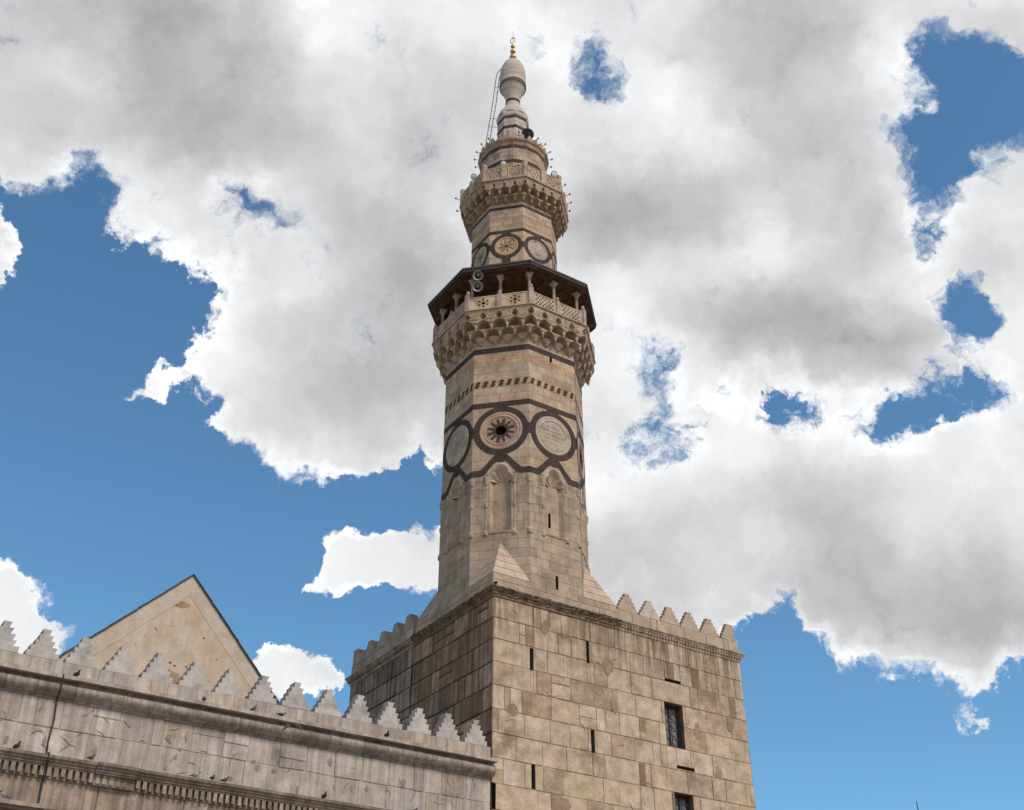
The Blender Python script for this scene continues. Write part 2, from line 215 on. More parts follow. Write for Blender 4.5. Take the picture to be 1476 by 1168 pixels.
    alpha = nd('ShaderNodeMapRange', interpolation_type='SMOOTHSTEP'); L.new(dens, alpha.inputs[0])
    alpha.inputs[1].default_value = 0.0; L.new(wid.outputs[0], alpha.inputs[2]); alpha = alpha.outputs[0]
    # self shading: thick parts grey, thin rims bright, billows lit from above
    edge = sm(dens, 1.5, .2)
    rel = M('ADD', M('SUBTRACT', fb.outputs[0], fb2.outputs[0]), M('MULTIPLY', puff, .30))
    b = M('ADD', bri, M('MULTIPLY', M('MULTIPLY', rel, RELIEF), M('MULTIPLY_ADD', edge, .85, .15)))
    b = M('ADD', b, M('MULTIPLY', M('SUBTRACT', lb.outputs[0], lb2.outputs[0]), BILLOW))
    soft = noise(dirn, 9, 4, .45)
    b = M('ADD', b, M('MULTIPLY', M('SUBTRACT', soft.outputs[0], .5), SOFT))
    b = M('MINIMUM', M('ADD', b, M('MULTIPLY', edge, RIM)), 1.0)
    n = nd('ShaderNodeMapRange'); L.new(b, n.inputs[0]); n.clamp = False
    n.inputs[1].default_value = .5; n.inputs[2].default_value = 1.0; n.inputs[3].default_value = CL0; n.inputs[4].default_value = CL1
    lum = M('MAXIMUM', n.outputs[0], .25)
    tint = mixc(sm(b, .5, .85), (.985, .965, 1.0, 1), (.98, .99, 1.0, 1))
    ccol = V('SCALE', tint, lum)
    sky = nd('ShaderNodeTexSky', sky_type='NISHITA', sun_disc=False)
    sky.sun_elevation = SUN_EL; sky.sun_rotation = SUN_AZ
    sky.air_density = 1.0; sky.dust_density = .05; sky.ozone_density = 5.0
    b1 = nd('ShaderNodeBackground'); L.new(V('MULTIPLY', sky.outputs[0], SKY_T), b1.inputs[0]); b1.inputs[1].default_value = SKY_S
    b2 = nd('ShaderNodeBackground'); L.new(ccol, b2.inputs[0]); b2.inputs[1].default_value = 1.0
    mx = nd('ShaderNodeMixShader'); L.new(alpha, mx.inputs[0]); L.new(b1.outputs[0], mx.inputs[1]); L.new(b2.outputs[0], mx.inputs[2])
    L.new(mx.outputs[0], nd('ShaderNodeOutputWorld').inputs[0]); scene.world = w
build_world()

# ------------------------------------------------------------------ materials
def stone(name, rough=.92, bump=.5, var=.35, dirt=(.10, .075, .05), dirt_amt=.35, dscale=.55, streak=0.0, scol=(.09, .065, .045), sz=None, bscale=9, joint=None):
    """Weathered stone. Base colour comes from the per-block 'tint' attribute; noise adds stains and vertical run-off streaks."""
    m = bpy.data.materials.new(name); m.use_nodes = True; nt = m.node_tree; N = nt.nodes; L = nt.links
    bs = N['Principled BSDF']; bs.inputs['Roughness'].default_value = rough; bs.inputs['Specular IOR Level'].default_value = .25
    pos = N.new('ShaderNodeNewGeometry').outputs['Position']
    def noise(vec, s, d, r=.6):
        n = N.new('ShaderNodeTexNoise'); L.new(vec, n.inputs['Vector']); n.inputs['Scale'].default_value = s
        n.inputs['Detail'].default_value = d; n.inputs['Roughness'].default_value = r; return n.outputs[0]
    def mr(x, a, b, c=0., d=1.):
        n = N.new('ShaderNodeMapRange'); L.new(x, n.inputs[0])
        for i, q in enumerate((a, b, c, d)): n.inputs[i+1].default_value = q
        return n.outputs[0]
    def mul(a, b):
        n = N.new('ShaderNodeMath'); n.operation = 'MULTIPLY'
        for i, q in enumerate((a, b)):
            if isinstance(q, (int, float)): n.inputs[i].default_value = q
            else: L.new(q, n.inputs[i])
        return n.outputs[0]
    def mix(f, a, b, t='MIX'):
        n = N.new('ShaderNodeMix'); n.data_type = 'RGBA'; n.blend_type = t
        for i, q in ((0, f), (6, a), (7, b)):
            if isinstance(q, (int, float)): n.inputs[i].default_value = q
            elif isinstance(q, tuple): n.inputs[i].default_value = (*q, 1)
            else: L.new(q, n.inputs[i])
        return n.outputs[2]
    at = N.new('ShaderNodeAttribute'); at.attribute_name = 'tint'
    col = mix(1.0, at.outputs['Color'], WARM, 'MULTIPLY'); er = at.outputs['Alpha']
    n1 = noise(pos, 1.7, 9, .65)
    val = N.new('ShaderNodeCombineColor'); g = mr(n1, .3, .7, 1-var, 1+var)
    for i in range(3): L.new(g, val.inputs[i])
    col = mix(1.0, col, val.outputs[0], 'MULTIPLY')
    n5 = noise(pos, 14, 4, .6)
    val = N.new('ShaderNodeCombineColor'); g = mr(n5, .3, .7, 1-var*.4, 1+var*.4)
    for i in range(3): L.new(g, val.inputs[i])
    col = mix(1.0, col, val.outputs[0], 'MULTIPLY')
    n2 = noise(pos, dscale, 10, .68)
    f = mul(mr(n2, .52, .68), dirt_amt); col = mix(f, col, dirt)
    # erosion: where alpha of the tint is high the block is pitted and browner
    n3 = noise(pos, 6.0, 6, .7)
    n4 = noise(pos, 2.3, 8, .72); ad = N.new('ShaderNodeMath'); ad.operation = 'MULTIPLY_ADD'; L.new(er, ad.inputs[0]); ad.inputs[1].default_value = .26; L.new(n4, ad.inputs[2])
    f = mul(mul(mr(ad.outputs[0], .60, .70), mr(n3, .35, .6, .5, 1.)), .55); col = mix(f, col, (.225, .15, .095))
    if streak > 0:
        mp = N.new('ShaderNodeVectorMath'); mp.operation = 'MULTIPLY'; L.new(pos, mp.inputs[0]); mp.inputs[1].default_value = (2.6, 2.6, .13)
        s = mr(noise(mp.outputs[0], 1.6, 7, .7), .42, .60)
        if sz:
            sx = N.new('ShaderNodeSeparateXYZ'); L.new(pos, sx.inputs[0])
            msk = None
            for (za, zb) in sz:
                q = mr(sx.outputs[2], zb, za); q2 = N.new('ShaderNodeMath'); q2.operation = 'LESS_THAN'; L.new(sx.outputs[2], q2.inputs[0]); q2.inputs[1].default_value = za+.02
                q = mul(q, q2.outputs[0])
                if msk is None: msk = q
                else:
                    a = N.new('ShaderNodeMath'); a.operation = 'MAXIMUM'; L.new(q, a.inputs[0]); L.new(msk, a.inputs[1]); msk = a.outputs[0]
            s = mul(s, msk)
        col = mix(mul(s, streak), col, scol)
    L.new(col, bs.inputs['Base Color'])
    b1 = N.new('ShaderNodeBump'); b1.inputs['Strength'].default_value = bump; b1.inputs['Distance'].default_value = .03
    L.new(noise(pos, bscale, 8, .7), b1.inputs['Height'])
    b2 = N.new('ShaderNodeBump'); b2.inputs['Distance'].default_value = .10
    L.new(mul(er, .9), b2.inputs['Strength']); L.new(n3, b2.inputs['Height']); L.new(b1.outputs[0], b2.inputs['Normal'])
    L.new(b2.outputs[0], bs.inputs['Normal'])
    return m

def plain(name, col, rough=.6, metal=0., var=.25, scale=6, spec=.4):
    m = bpy.data.materials.new(name); m.use_nodes = True; nt = m.node_tree; N = nt.nodes; L = nt.links
    bs = N['Principled BSDF']; bs.inputs['Roughness'].default_value = rough; bs.inputs['Metallic'].default_value = metal
    bs.inputs['Specular IOR Level'].default_value = spec
    tc = N.new('ShaderNodeTexCoord'); n = N.new('ShaderNodeTexNoise'); L.new(tc.outputs['Object'], n.inputs['Vector'])
    n.inputs['Scale'].default_value = scale; n.inputs['Detail'].default_value = 6
    r = N.new('ShaderNodeMix'); r.data_type = 'RGBA'; L.new(n.outputs[0], r.inputs[0])
    r.inputs[6].default_value = tuple(c*(1-var) for c in col)+(1,); r.inputs[7].default_value = tuple(c*(1+var) for c in col)+(1,)
    L.new(r.outputs[2], bs.inputs['Base Color']); return m

M_TOW = stone('tower_limestone', var=.36, dirt_amt=.85, dirt=(.18, .118, .07), streak=.95, scol=(.12, .08, .05), sz=[(21.75, 18.9)], bump=.7)
M_TOWL = stone('tower_limestone_weathered', var=.36, dirt_amt=.55, dirt=(.10, .068, .045), streak=.65, scol=(.075, .05, .032), bump=.8)
M_COR = stone('cornice_stone_lichened', var=.5, dirt_amt=.95, dirt=(.035, .028, .02), dscale=1.1, bump=1.0)
M_SHAFT = stone('shaft_limestone', var=.26, dirt_amt=.6, dirt=(.15, .11, .075), streak=.5, sz=[(28.4, 22.5)], scol=(.12, .09, .065), bump=.35)
M_CARVE = stone('carved_limestone', var=.30, dirt_amt=.6, dirt=(.09, .065, .045), dscale=1.5, bump=.5, bscale=14)
M_WALL = stone('wall_marble_limestone', var=.26, dirt_amt=.55, dirt=(.19, .155, .12), streak=.5, scol=(.16, .125, .095), bump=.6, bscale=5)
M_ROLL = stone('moulding_marble', var=.32, dirt_amt=.6, dirt=(.09, .075, .06), dscale=.9, streak=.6, scol=(.08, .065, .05), bump=.4)
M_MER = stone('merlon_limestone', var=.26, dirt_amt=.65, dirt=(.17, .14, .115), dscale=1.3, bump=.35)
M_BASALT = stone('black_basalt', rough=.85, var=.25, dirt_amt=.15, dirt=(.09, .07, .055), bump=.3)
M_PLASTER = stone('gable_plaster', var=.16, dirt_amt=.8, dirt=(.47, .30, .17), dscale=.8, streak=.35, scol=(.44, .27, .14), bump=.5, bscale=4)
M_WOOD = stone('canopy_wood', rough=.8, var=.4, dirt_amt=.4, dirt=(.04, .025, .016), bump=.4)
M_DARK = plain('dark_interior', (.012, .010, .009), .9)
M_LEAD = plain('lead_sheet', (.055, .055, .058), .55)
M_IRON = plain('painted_iron', (.035, .035, .037), .5, .3)
M_GOLD = plain('gilded_copper', (.50, .29, .10), .5, .8)
M_LAMP = plain('lamp_glass', (.62, .66, .70), .25, .2)
M_HORN = plain('horn_grey_metal', (.20, .18, .165), .5, .4)
M_GLASS = plain('window_glass', (.24, .24, .23), .35, 0, .3, 3, .6)
M_FEATH = stone('pigeon_feathers', rough=.8, var=.25, dirt_amt=.0, bump=.1)
M_GROUND = stone('ground_paving', var=.2, dirt_amt=.3, dscale=.1, bump=.3)

# ------------------------------------------------------------------ mesh helpers
def world_loc(o):
    p = Vector((0, 0, 0))
    while o is not None: p = p+o.location; o = o.parent
    return p
def tag(o, label, cat, group=None, kind=None):
    if label: o['label'] = label
    if cat: o['category'] = cat
    if group: o['group'] = group
    if kind: o['kind'] = kind
    return o
def thing(name, loc, label, cat, group=None):
    o = bpy.data.objects.new(name, None); scene.collection.objects.link(o); o.location = loc
    o.empty_display_size = .3
    return tag(o, label, cat, group)

class MB:
    def __init__(s): s.v = []; s.f = []; s.c = []
    def poly(s, pts, col):
        b = len(s.v); s.v += [tuple(p) for p in pts]; s.f.append(tuple(range(b, b+len(pts)))); s.c.append(col)
    def box(s, a, b, col):
        x0, y0, z0 = a; x1, y1, z1 = b
        P = [(x0, y0, z0), (x1, y0, z0), (x1, y1, z0), (x0, y1, z0), (x0, y0, z1), (x1, y0, z1), (x1, y1, z1), (x0, y1, z1)]
        for q in ((0, 3, 2, 1), (4, 5, 6, 7), (0, 1, 5, 4), (1, 2, 6, 5), (2, 3, 7, 6), (3, 0, 4, 7)): s.poly([P[i] for i in q], col)
    def fbox(s, fr, s0, s1, z0, z1, d0, d1, col, faces='ftblr'):
        P = lambda a, z, d: fr(a, z, d)
        if 'f' in faces: s.poly([P(s0, z0, d1), P(s1, z0, d1), P(s1, z1, d1), P(s0, z1, d1)], col)
        if 't' in faces: s.poly([P(s0, z1, d1), P(s1, z1, d1), P(s1, z1, d0), P(s0, z1, d0)], col)
        if 'b' in faces: s.poly([P(s0, z0, d0), P(s1, z0, d0), P(s1, z0, d1), P(s0, z0, d1)], col)
        if 'l' in faces: s.poly([P(s0, z0, d0), P(s0, z0, d1), P(s0, z1, d1), P(s0, z1, d0)], col)
        if 'r' in faces: s.poly([P(s1, z0, d1), P(s1, z0, d0), P(s1, z1, d0), P(s1, z1, d1)], col)
        if 'k' in faces: s.poly([P(s1, z0, d0), P(s0, z0, d0), P(s0, z1, d0), P(s1, z1, d0)], col)
    def plate(s, fr, loops, d0, d1, col, back=False):
        """flat shape with holes in the (s,z) plane of a frame: front at d1, rims back to d0"""
        V3 = [[Vector((p[0], p[1], 0)) for p in lp] for lp in loops]
        flat = [p for lp in V3 for p in lp]
        for t in tessellate_polygon(V3):
            a, b, c = (flat[i] for i in t)
            if (b-a).cross(c-a).z < 0: b, c = c, b
            s.poly([fr(q.x, q.y, d1) for q in (a, b, c)], col)
            if back: s.poly([fr(q.x, q.y, d0) for q in (a, c, b)], col)
        for lp in loops:
            for i in range(len(lp)):
                p, q = lp[i], lp[(i+1) % len(lp)]
                s.poly([fr(p[0], p[1], d1), fr(p[0], p[1], d0), fr(q[0], q[1], d0), fr(q[0], q[1], d1)], col)
    def lathe(s, c, prof, n, col, rot=0., cap=True, sx=1.0, sy=1.0):
        rings = []
        for r, z in prof:
            rings.append([(c[0]+sx*r*math.cos(rot+2*math.pi*k/n), c[1]+sy*r*math.sin(rot+2*math.pi*k/n), c[2]+z) for k in range(n)])
        for i in range(len(rings)-1):
            for k in range(n):
                k2 = (k+1) % n; cc = col(i, k) if callable(col) else col
                s.poly([rings[i][k], rings[i][k2], rings[i+1][k2], rings[i+1][k]], cc)
        if cap:
            cc = col(0, 0) if callable(col) else col
            s.poly(rings[0][::-1], cc); s.poly(rings[-1], cc)
    def tube(s, pts, r, n, col):
        pts = [Vector(p) for p in pts]; rings = []
        for i, p in enumerate(pts):
            t = (pts[min(i+1, len(pts)-1)]-pts[max(i-1, 0)]).normalized()
            a = t.cross(Vector((.13, .37, .92))).normalized(); b = t.cross(a); rr = r[i] if isinstance(r, (list, tuple)) else r
            rings.append([p+a*rr*math.cos(2*math.pi*k/n)+b*rr*math.sin(2*math.pi*k/n) for k in range(n)])
        for i in range(len(rings)-1):
            for k in range(n): s.poly([rings[i][k], rings[i][(k+1) % n], rings[i+1][(k+1) % n], rings[i+1][k]], col)
        s.poly(rings[0][::-1], col); s.poly(rings[-1], col)
    def build(s, name, mat, parent=None, loc=None, smooth=False, weld=False):
        base = Vector(loc) if loc is not None else (world_loc(parent) if parent is not None else Vector((0, 0, 0)))
        me = bpy.data.meshes.new(name)
        me.from_pydata([(p[0]-base.x, p[1]-base.y, p[2]-base.z) for p in s.v], [], s.f)
        at = me.color_attributes.new('tint', 'FLOAT_COLOR', 'CORNER'); buf = []
        for f, c in zip(s.f, s.c):
            c4 = tuple(c) if len(c) == 4 else (*c, 0.)
            buf += list(c4)*len(f)
        at.data.foreach_set('color', buf)
        me.materials.append(mat)
        if weld or smooth:
            import bmesh
            bm = bmesh.new(); bm.from_mesh(me); bmesh.ops.remove_doubles(bm, verts=bm.verts, dist=1e-4); bm.to_mesh(me); bm.free()
        if smooth: me.polygons.foreach_set('use_smooth', [True]*len(me.polygons))
        me.validate(); me.update()
        o = bpy.data.objects.new(name, me); scene.collection.objects.link(o)
        if parent is not None: o.parent = parent
        elif loc is not None: o.location = base
        return o

def frame(o, t, n):
    o, t, n = Vector(o), Vector(t), Vector(n)
    return lambda s, z, d: (o.x+t.x*s+n.x*d, o.y+t.y*s+n.y*d, z)
def octframe(cx, cy, a, k, nf=8, rot=0.):
    g = (k*360/nf)*D2R+rot; n = Vector((math.cos(g), math.sin(g), 0)); t = Vector((-n.y, n.x, 0))
    return frame((cx+n.x*a, cy+n.y*a, 0), t, n)

def rect_sub(r, holes):
    out = [r]
    for h in holes:
        nx = []
        for (a, b, c, d) in out:
            if h[0] >= b or h[1] <= a or h[2] >= d or h[3] <= c: nx.append((a, b, c, d)); continue
            if a < h[0]: nx.append((a, h[0], c, d))
            if b > h[1]: nx.append((h[1], b, c, d))
            m0, m1 = max(a, h[0]), min(b, h[1])
            if c < h[2]: nx.append((m0, m1, c, h[2]))
            if d > h[3]: nx.append((m0, m1, h[3], d))
        out = nx
    return out

def pick(pal):
    t = sum(p[0] for p in pal); x = rnd.random()*t
    for p in pal:
        x -= p[0]
        if x <= 0: break
    k = 1+rnd.uniform(-p[3], p[3]); c = p[1]
    return (c[0]*k, c[1]*k*(1+rnd.uniform(-.015, .015)), c[2]*k*(1+rnd.uniform(-.03, .03)), max(0, p[2]+rnd.uniform(-.15, .15)))

def masonry(mb, fr, s0, s1, zs, wr, pal, gap=.02, bev=.012, jit=.01, holes=(), mortar=(.20, .16, .12), split=0., palf=None):
    zs = sorted(zs)
    for (a, b, c, d) in rect_sub((s0, s1, zs[0], zs[-1]), holes):
        q = -(jit+.012); mb.poly([fr(a, c, q), fr(b, c, q), fr(b, d, q), fr(a, d, q)], mortar)
    for i in range(len(zs)-1):
        s = s0
        while s < s1-1e-6:
            w = rnd.uniform(*wr)
            if rnd.random() < .24: w *= .42
            if rnd.random() < .12: w *= 1.5
            e = s+w
            if s1-e < wr[0]*.5: e = s1
            col = pick(palf((s+e)/2, (zs[i]+zs[i+1])/2) if palf else (PAL_N if pal is PAL_R and e-s < wr[0]*.8 else pal)); d = rnd.uniform(-jit, jit)
            rows_ = [(zs[i], zs[i+1])]
            if rnd.random() < split: zm = zs[i]+(zs[i+1]-zs[i])*rnd.uniform(.35, .65); rows_ = [(zs[i], zm), (zm, zs[i+1])]
            for (a, b, c, z) in [q for rw in rows_ for q in rect_sub((s, e, *rw), holes)]:
                if len(rows_) > 1: col = pick(palf((s+e)/2, z) if palf else pal)
                if b-a < .05 or z-c < .05: 
                    continue
                g = gap/2; J = lambda: rnd.uniform(-.35, .35)*gap
                o = [(a+g+J(), c+g+J()), (b-g+J(), c+g+J()), (b-g+J(), z-g+J()), (a+g+J(), z-g+J())]
                inn = [(o[0][0]+bev, o[0][1]+bev), (o[1][0]-bev, o[1][1]+bev), (o[2][0]-bev, o[2][1]-bev), (o[3][0]+bev, o[3][1]-bev)]
                mb.poly([fr(p[0], p[1], d) for p in inn], col)
                for k in range(4):
                    k2 = (k+1) % 4
                    mb.poly([fr(o[k][0], o[k][1], -.04), fr(o[k2][0], o[k2][1], -.04), fr(inn[k2][0], inn[k2][1], d), fr(inn[k][0], inn[k][1], d)], col)
            s = e
def cracks(mb, fr, s0, s1, z0, z1, n, col, lo=.3, hi=.9, w=.011, vert=.5):
    """ragged hairline cracks and scars: thin tapering strips on the face"""
    for _ in range(n):
        s, z = rnd.uniform(s0, s1), rnd.uniform(z0, z1); a = rnd.uniform(-.6, .6)+(math.pi/2 if rnd.random() < vert else 0); L_ = rnd.uniform(lo, hi); k = 9; P = []
        for i in range(k+1):
            P.append((s, z)); a += rnd.uniform(-.55, .55); s += math.cos(a)*L_/k; z += math.sin(a)*L_/k
            if not (s0 < s < s1 and z0 < z < z1): break
        for i in range(len(P)-1):
            (x0, y0), (x1, y1) = P[i], P[i+1]; l = math.hypot(x1-x0, y1-y0) or 1; nx, ny = -(y1-y0)/l, (x1-x0)/l
            ww = lambda i: w*(.15+math.sin(math.pi*i/k))*(1.6 if len(P) > i and i % 4 == 2 else 1)
            a0, a1 = ww(i), ww(i+1)
            mb.poly([fr(x0+nx*a0, y0+ny*a0, .014), fr(x0-nx*a0, y0-ny*a0, .014), fr(x1-nx*a1, y1-ny*a1, .014), fr(x1+nx*a1, y1+ny*a1, .014)], col)
def blotch(mb, fr, s, z, rs, rz, col, d=.015, n=18):
    pts = [(s+rs*rnd.uniform(.7, 1.15)*math.cos(a), z+rz*rnd.uniform(.7, 1.15)*math.sin(a)) for a in [2*math.pi*i/n for i in range(n)]]
    c = fr(s, z, d)
    for i in range(n): mb.poly([fr(*pts[i], d), fr(*pts[(i+1) % n], d), c], col)
def recess(mb, fr, h, depth, col):
    a, b, c, d = h
    P = fr
    mb.poly([P(a, c, .0), P(a, d, .0), P(a, d, -depth), P(a, c, -depth)], col)
    mb.poly([P(b, c, .0), P(b, c, -depth), P(b, d, -depth), P(b, d, .0)], col)
    mb.poly([P(a, d, .0), P(b, d, .0), P(b, d, -depth), P(a, d, -depth)], col)
    mb.poly([P(a, c, .0), P(a, c, -depth), P(b, c, -depth), P(b, c, .0)], col)
    mb.poly([P(a, c, -depth), P(a, d, -depth), P(b, d, -depth), P(b, c, -depth)], (.01, .009, .008))  # back face coloured near black in place of the opening's inner shade

PAL_R = [(9, (.425, .34, .25), .08, .06), (4, (.44, .36, .275), .03, .05), (2.5, (.40, .31, .22), .35, .08), (1.2, (.40, .315, .235), .6, .06), (.7, (.38, .28, .20), .4, .06), (1.2, (.445, .375, .30), .0, .04)]
PAL_N = [(3, (.27, .18, .11), .8, .15), (2, (.34, .235, .165), .5, .1), (2, (.45, .385, .315), .0, .05), (2, (.40, .31, .22), .3, .1)]
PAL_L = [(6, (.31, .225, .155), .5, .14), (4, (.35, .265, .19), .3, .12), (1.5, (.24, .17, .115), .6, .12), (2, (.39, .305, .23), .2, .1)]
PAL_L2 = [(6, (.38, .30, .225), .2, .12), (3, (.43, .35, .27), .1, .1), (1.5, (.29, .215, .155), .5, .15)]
PAL_W = [(8, (.405, .37, .335), .05, .07), (4, (.44, .405, .37), .0, .05), (3, (.37, .325, .28), .2, .08), (1, (.40, .375, .345), .0, .05)]
PAL_S = [(8, (.37, .295, .225), .0, .07), (4, (.40, .325, .25), .0, .05), (2, (.33, .26, .195), .2, .08), (1, (.35, .30, .245), .0, .05)]
PAL_S2 = [(6, (.385, .30, .225), .0, .06), (3, (.42, .33, .24), .0, .06), (1.5, (.39, .28, .205), .1, .06), (1, (.40, .335, .265), .0, .05)]
# ------------------------------------------------------------------ ground
g = MB(); g.poly([(-900, -900, 0), (900, -900, 0), (900, 900, 0), (-900, 900, 0)], (.30, .27, .23))
tag(g.build('ground', M_GROUND), 'pale stone paved ground around the mosque', 'ground', kind='structure')

TW, TL, TZ = 14.0, 13.29, 21.72        # tower plan and wall height
C0 = 3.2044                             # minaret axis (x = y)
R1, R2 = 3.5954, 2.441
A1, A2 = R1*math.cos(math.pi/8), R2*math.cos(math.pi/8)
H1, H2 = A1*math.tan(math.pi/8), A2*math.tan(math.pi/8)

# ------------------------------------------------------------------ square tower
tower = thing('stone_tower', (0, 0, 0), 'tall square stone tower of large weathered blocks carrying the minaret', 'tower')
ZC = [13.97-.985*k for k in range(14, 0, -1)]+[13.97, 14.97, 15.95, 16.92, 17.90, 18.89, 19.87, 20.8, TZ]
fR = frame((0, 0, 0), (1, 0, 0), (0, -1, 0))
fL = frame((0, 0, 0), (0, -1, 0), (-1, 0, 0))     # s = -y
fB = frame((TW, TL, 0), (-1, 0, 0), (0, 1, 0)); fE = frame((TW, 0, 0), (0, 1, 0), (1, 0, 0))
W1 = (9.05, 10.08, 16.92, 18.89); W2 = (9.28, 10.28, 12.99, 14.97)
slits = [(1.84, 2.0, 18.87, 19.82), (4.82, 4.95, 19.80, 20.79), (4.90, 5.07, 15.95, 16.89), (1.87, 2.03, 14.02, 14.97),
         (9.20, 10.12, 19.88, 20.0), (9.53, 10.52, 16.03, 16.15), (0.0, .17, 12.99, 13.97)]
mb = MB(); masonry(mb, fR, 0, TW, ZC, (.6, 1.5), PAL_R, gap=.024, bev=.010, jit=.011, mortar=(.33, .26, .19), holes=slits+[W1, W2], split=.04)
cracks(mb, fR, .2, 13.8, 10, 21.6, 26, (.12, .09, .06), .3, .8, .010)
for q in ((5.95, 19.9, .30, .42), (2.6, 20.9, .22, .35), (10.9, 17.9, .2, .4), (1.0, 17.0, .3, .25), (3.3, 13.6, .45, .35), (12.9, 18.6, .2, .4), (6.2, 18.2, .2, .45), (7.7, 17.6, .2, .4), (11.9, 16.2, .22, .35)): blotch(mb, fR, *q, (.30, .225, .155, .6))
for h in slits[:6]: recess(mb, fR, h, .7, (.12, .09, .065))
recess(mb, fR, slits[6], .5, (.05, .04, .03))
# a couple of large round-edged stains left by fallen render, as shallow patches
mb.build('wall_face', M_TOW, tower)
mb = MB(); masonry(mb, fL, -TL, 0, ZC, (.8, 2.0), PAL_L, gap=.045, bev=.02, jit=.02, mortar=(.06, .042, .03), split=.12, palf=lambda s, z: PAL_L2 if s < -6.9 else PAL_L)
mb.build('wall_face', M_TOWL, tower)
mb = MB(); masonry(mb, fB, 0, TW, ZC, (1., 2.2), PAL_R); masonry(mb, fE, 0, TL, ZC, (1., 2.2), PAL_R); mb.build('wall_face', M_TOW, tower)
mb = MB()   # open vertical joint in the left face
mb.fbox(fL, -6.93, -6.87, 18.3, 21.7, -.02, .016, (.02, .015, .012)); mb.fbox(fL, -6.75, -6.70, 15.8, 18.5, -.02, .016, (.02, .015, .012))
mb.fbox(fL, -8.9, -8.86, 17.5, 21.6, -.02, .015, (.03, .024, .018))
mb.build('joint_crack', M_DARK, tower)

def ring_profile(mb, rect, prof, seg, jit, colf):
    x0, y0, x1, y1 = rect
    sides = [((x0, y0), (x1, y0), (0, -1)), ((x1, y0), (x1, y1), (1, 0)), ((x1, y1), (x0, y1), (0, 1)), ((x0, y1), (x0, y0), (-1, 0))]
    for (p, q, n) in sides:
        Ln = math.hypot(q[0]-p[0], q[1]-p[1]); k = max(1, int(Ln/seg)); t = ((q[0]-p[0])/Ln, (q[1]-p[1])/Ln)
        rows = []
        for i in range(k+1):
            s = Ln*i/k; row = []
            for (o, z) in prof:
                e = -o if i == 0 else (o if i == k else 0)
                X = p[0]+t[0]*(s+e); Y = p[1]+t[1]*(s+e)
                a = jit(X, Y) if 0 < i < k else 0
                oo = o+(rnd.uniform(-1, .6)*a if o > .05 else 0)
                row.append((X+n[0]*oo, Y+n[1]*oo, z+rnd.uniform(-.5, .5)*a*(1 if o > .05 else 0)))
            rows.append(row)
        for i in range(k):
            c = colf((rows[i][0][0]+rows[i+1][0][0])/2, (rows[i][0][1]+rows[i+1][0][1])/2)
            for j in range(len(prof)-1): mb.poly([rows[i][j], rows[i+1][j], rows[i+1][j+1], rows[i][j+1]], c)
mb = MB()
old = lambda x, y: x < 6.7 and y < 6.9
def ccol(x, y):
    k = rnd.uniform(.8, 1.15)
    return (.17*k, .13*k, .095*k, .6) if old(x, y) else (.40*k, .32*k, .245*k, .0)
ring_profile(mb, (0, 0, TW, TL), [(-.02, 21.70), (.04, 21.74), (.04, 21.84), (.08, 21.86), (.10, 21.95), (.16, 21.99), (.18, 22.06), (.23, 22.09), (.23, 22.15), (.10, 22.20), (-.3, 22.21)], .11, lambda x, y: .055 if old(x, y) else .006, ccol)
mb.box((.3, .3, 22.0), (TW-.3, TL-.3, 22.18), (.3, .26, .2))
# small dentil row under the newer cornice
x = 6.8
while x < TW: mb.fbox(fR, x, x+.09, 21.87, 21.95, .02, .145, (.36, .29, .22)); x += .17
y = 7.0
while y < TL: mb.fbox(fL, -y-.09, -y, 21.87, 21.95, .02, .145, (.30, .24, .18)); y += .17
mb.build('cornice', M_COR, tower)
# parapet below the merlons
mb = MB(); zs = [22.2, 22.74]
fRp = frame((0, -.02, 0), (1, 0, 0), (0, -1, 0)); fLp = frame((-.02, 0, 0), (0, -1, 0), (-1, 0, 0))
PALP = [(5, (.38, .31, .24), .0, .07), (2, (.46, .42, .37), .0, .04), (2, (.33, .265, .2), .1, .08)]
masonry(mb, fRp, 6.5, TW, zs, (.7, 1.3), PALP, gap=.02); masonry(mb, fLp, -TL, -6.95, zs, (.8, 1.3), PALP, gap=.02)
mb.box((6.5, .012, 22.2), (TW-.012, .45, 22.735), (.36, .3, .23)); mb.box((.012, 6.95, 22.2), (.45, TL-.45, 22.735), (.36, .3, .23))
mb.box((.012, TL-.45, 22.2), (TW-.46, TL-.012, 22.735), (.36, .3, .23)); mb.box((TW-.45, .46, 22.2), (TW-.012, TL-.012, 22.735), (.36, .3, .23))
mb.build('parapet', M_SHAFT, tower)

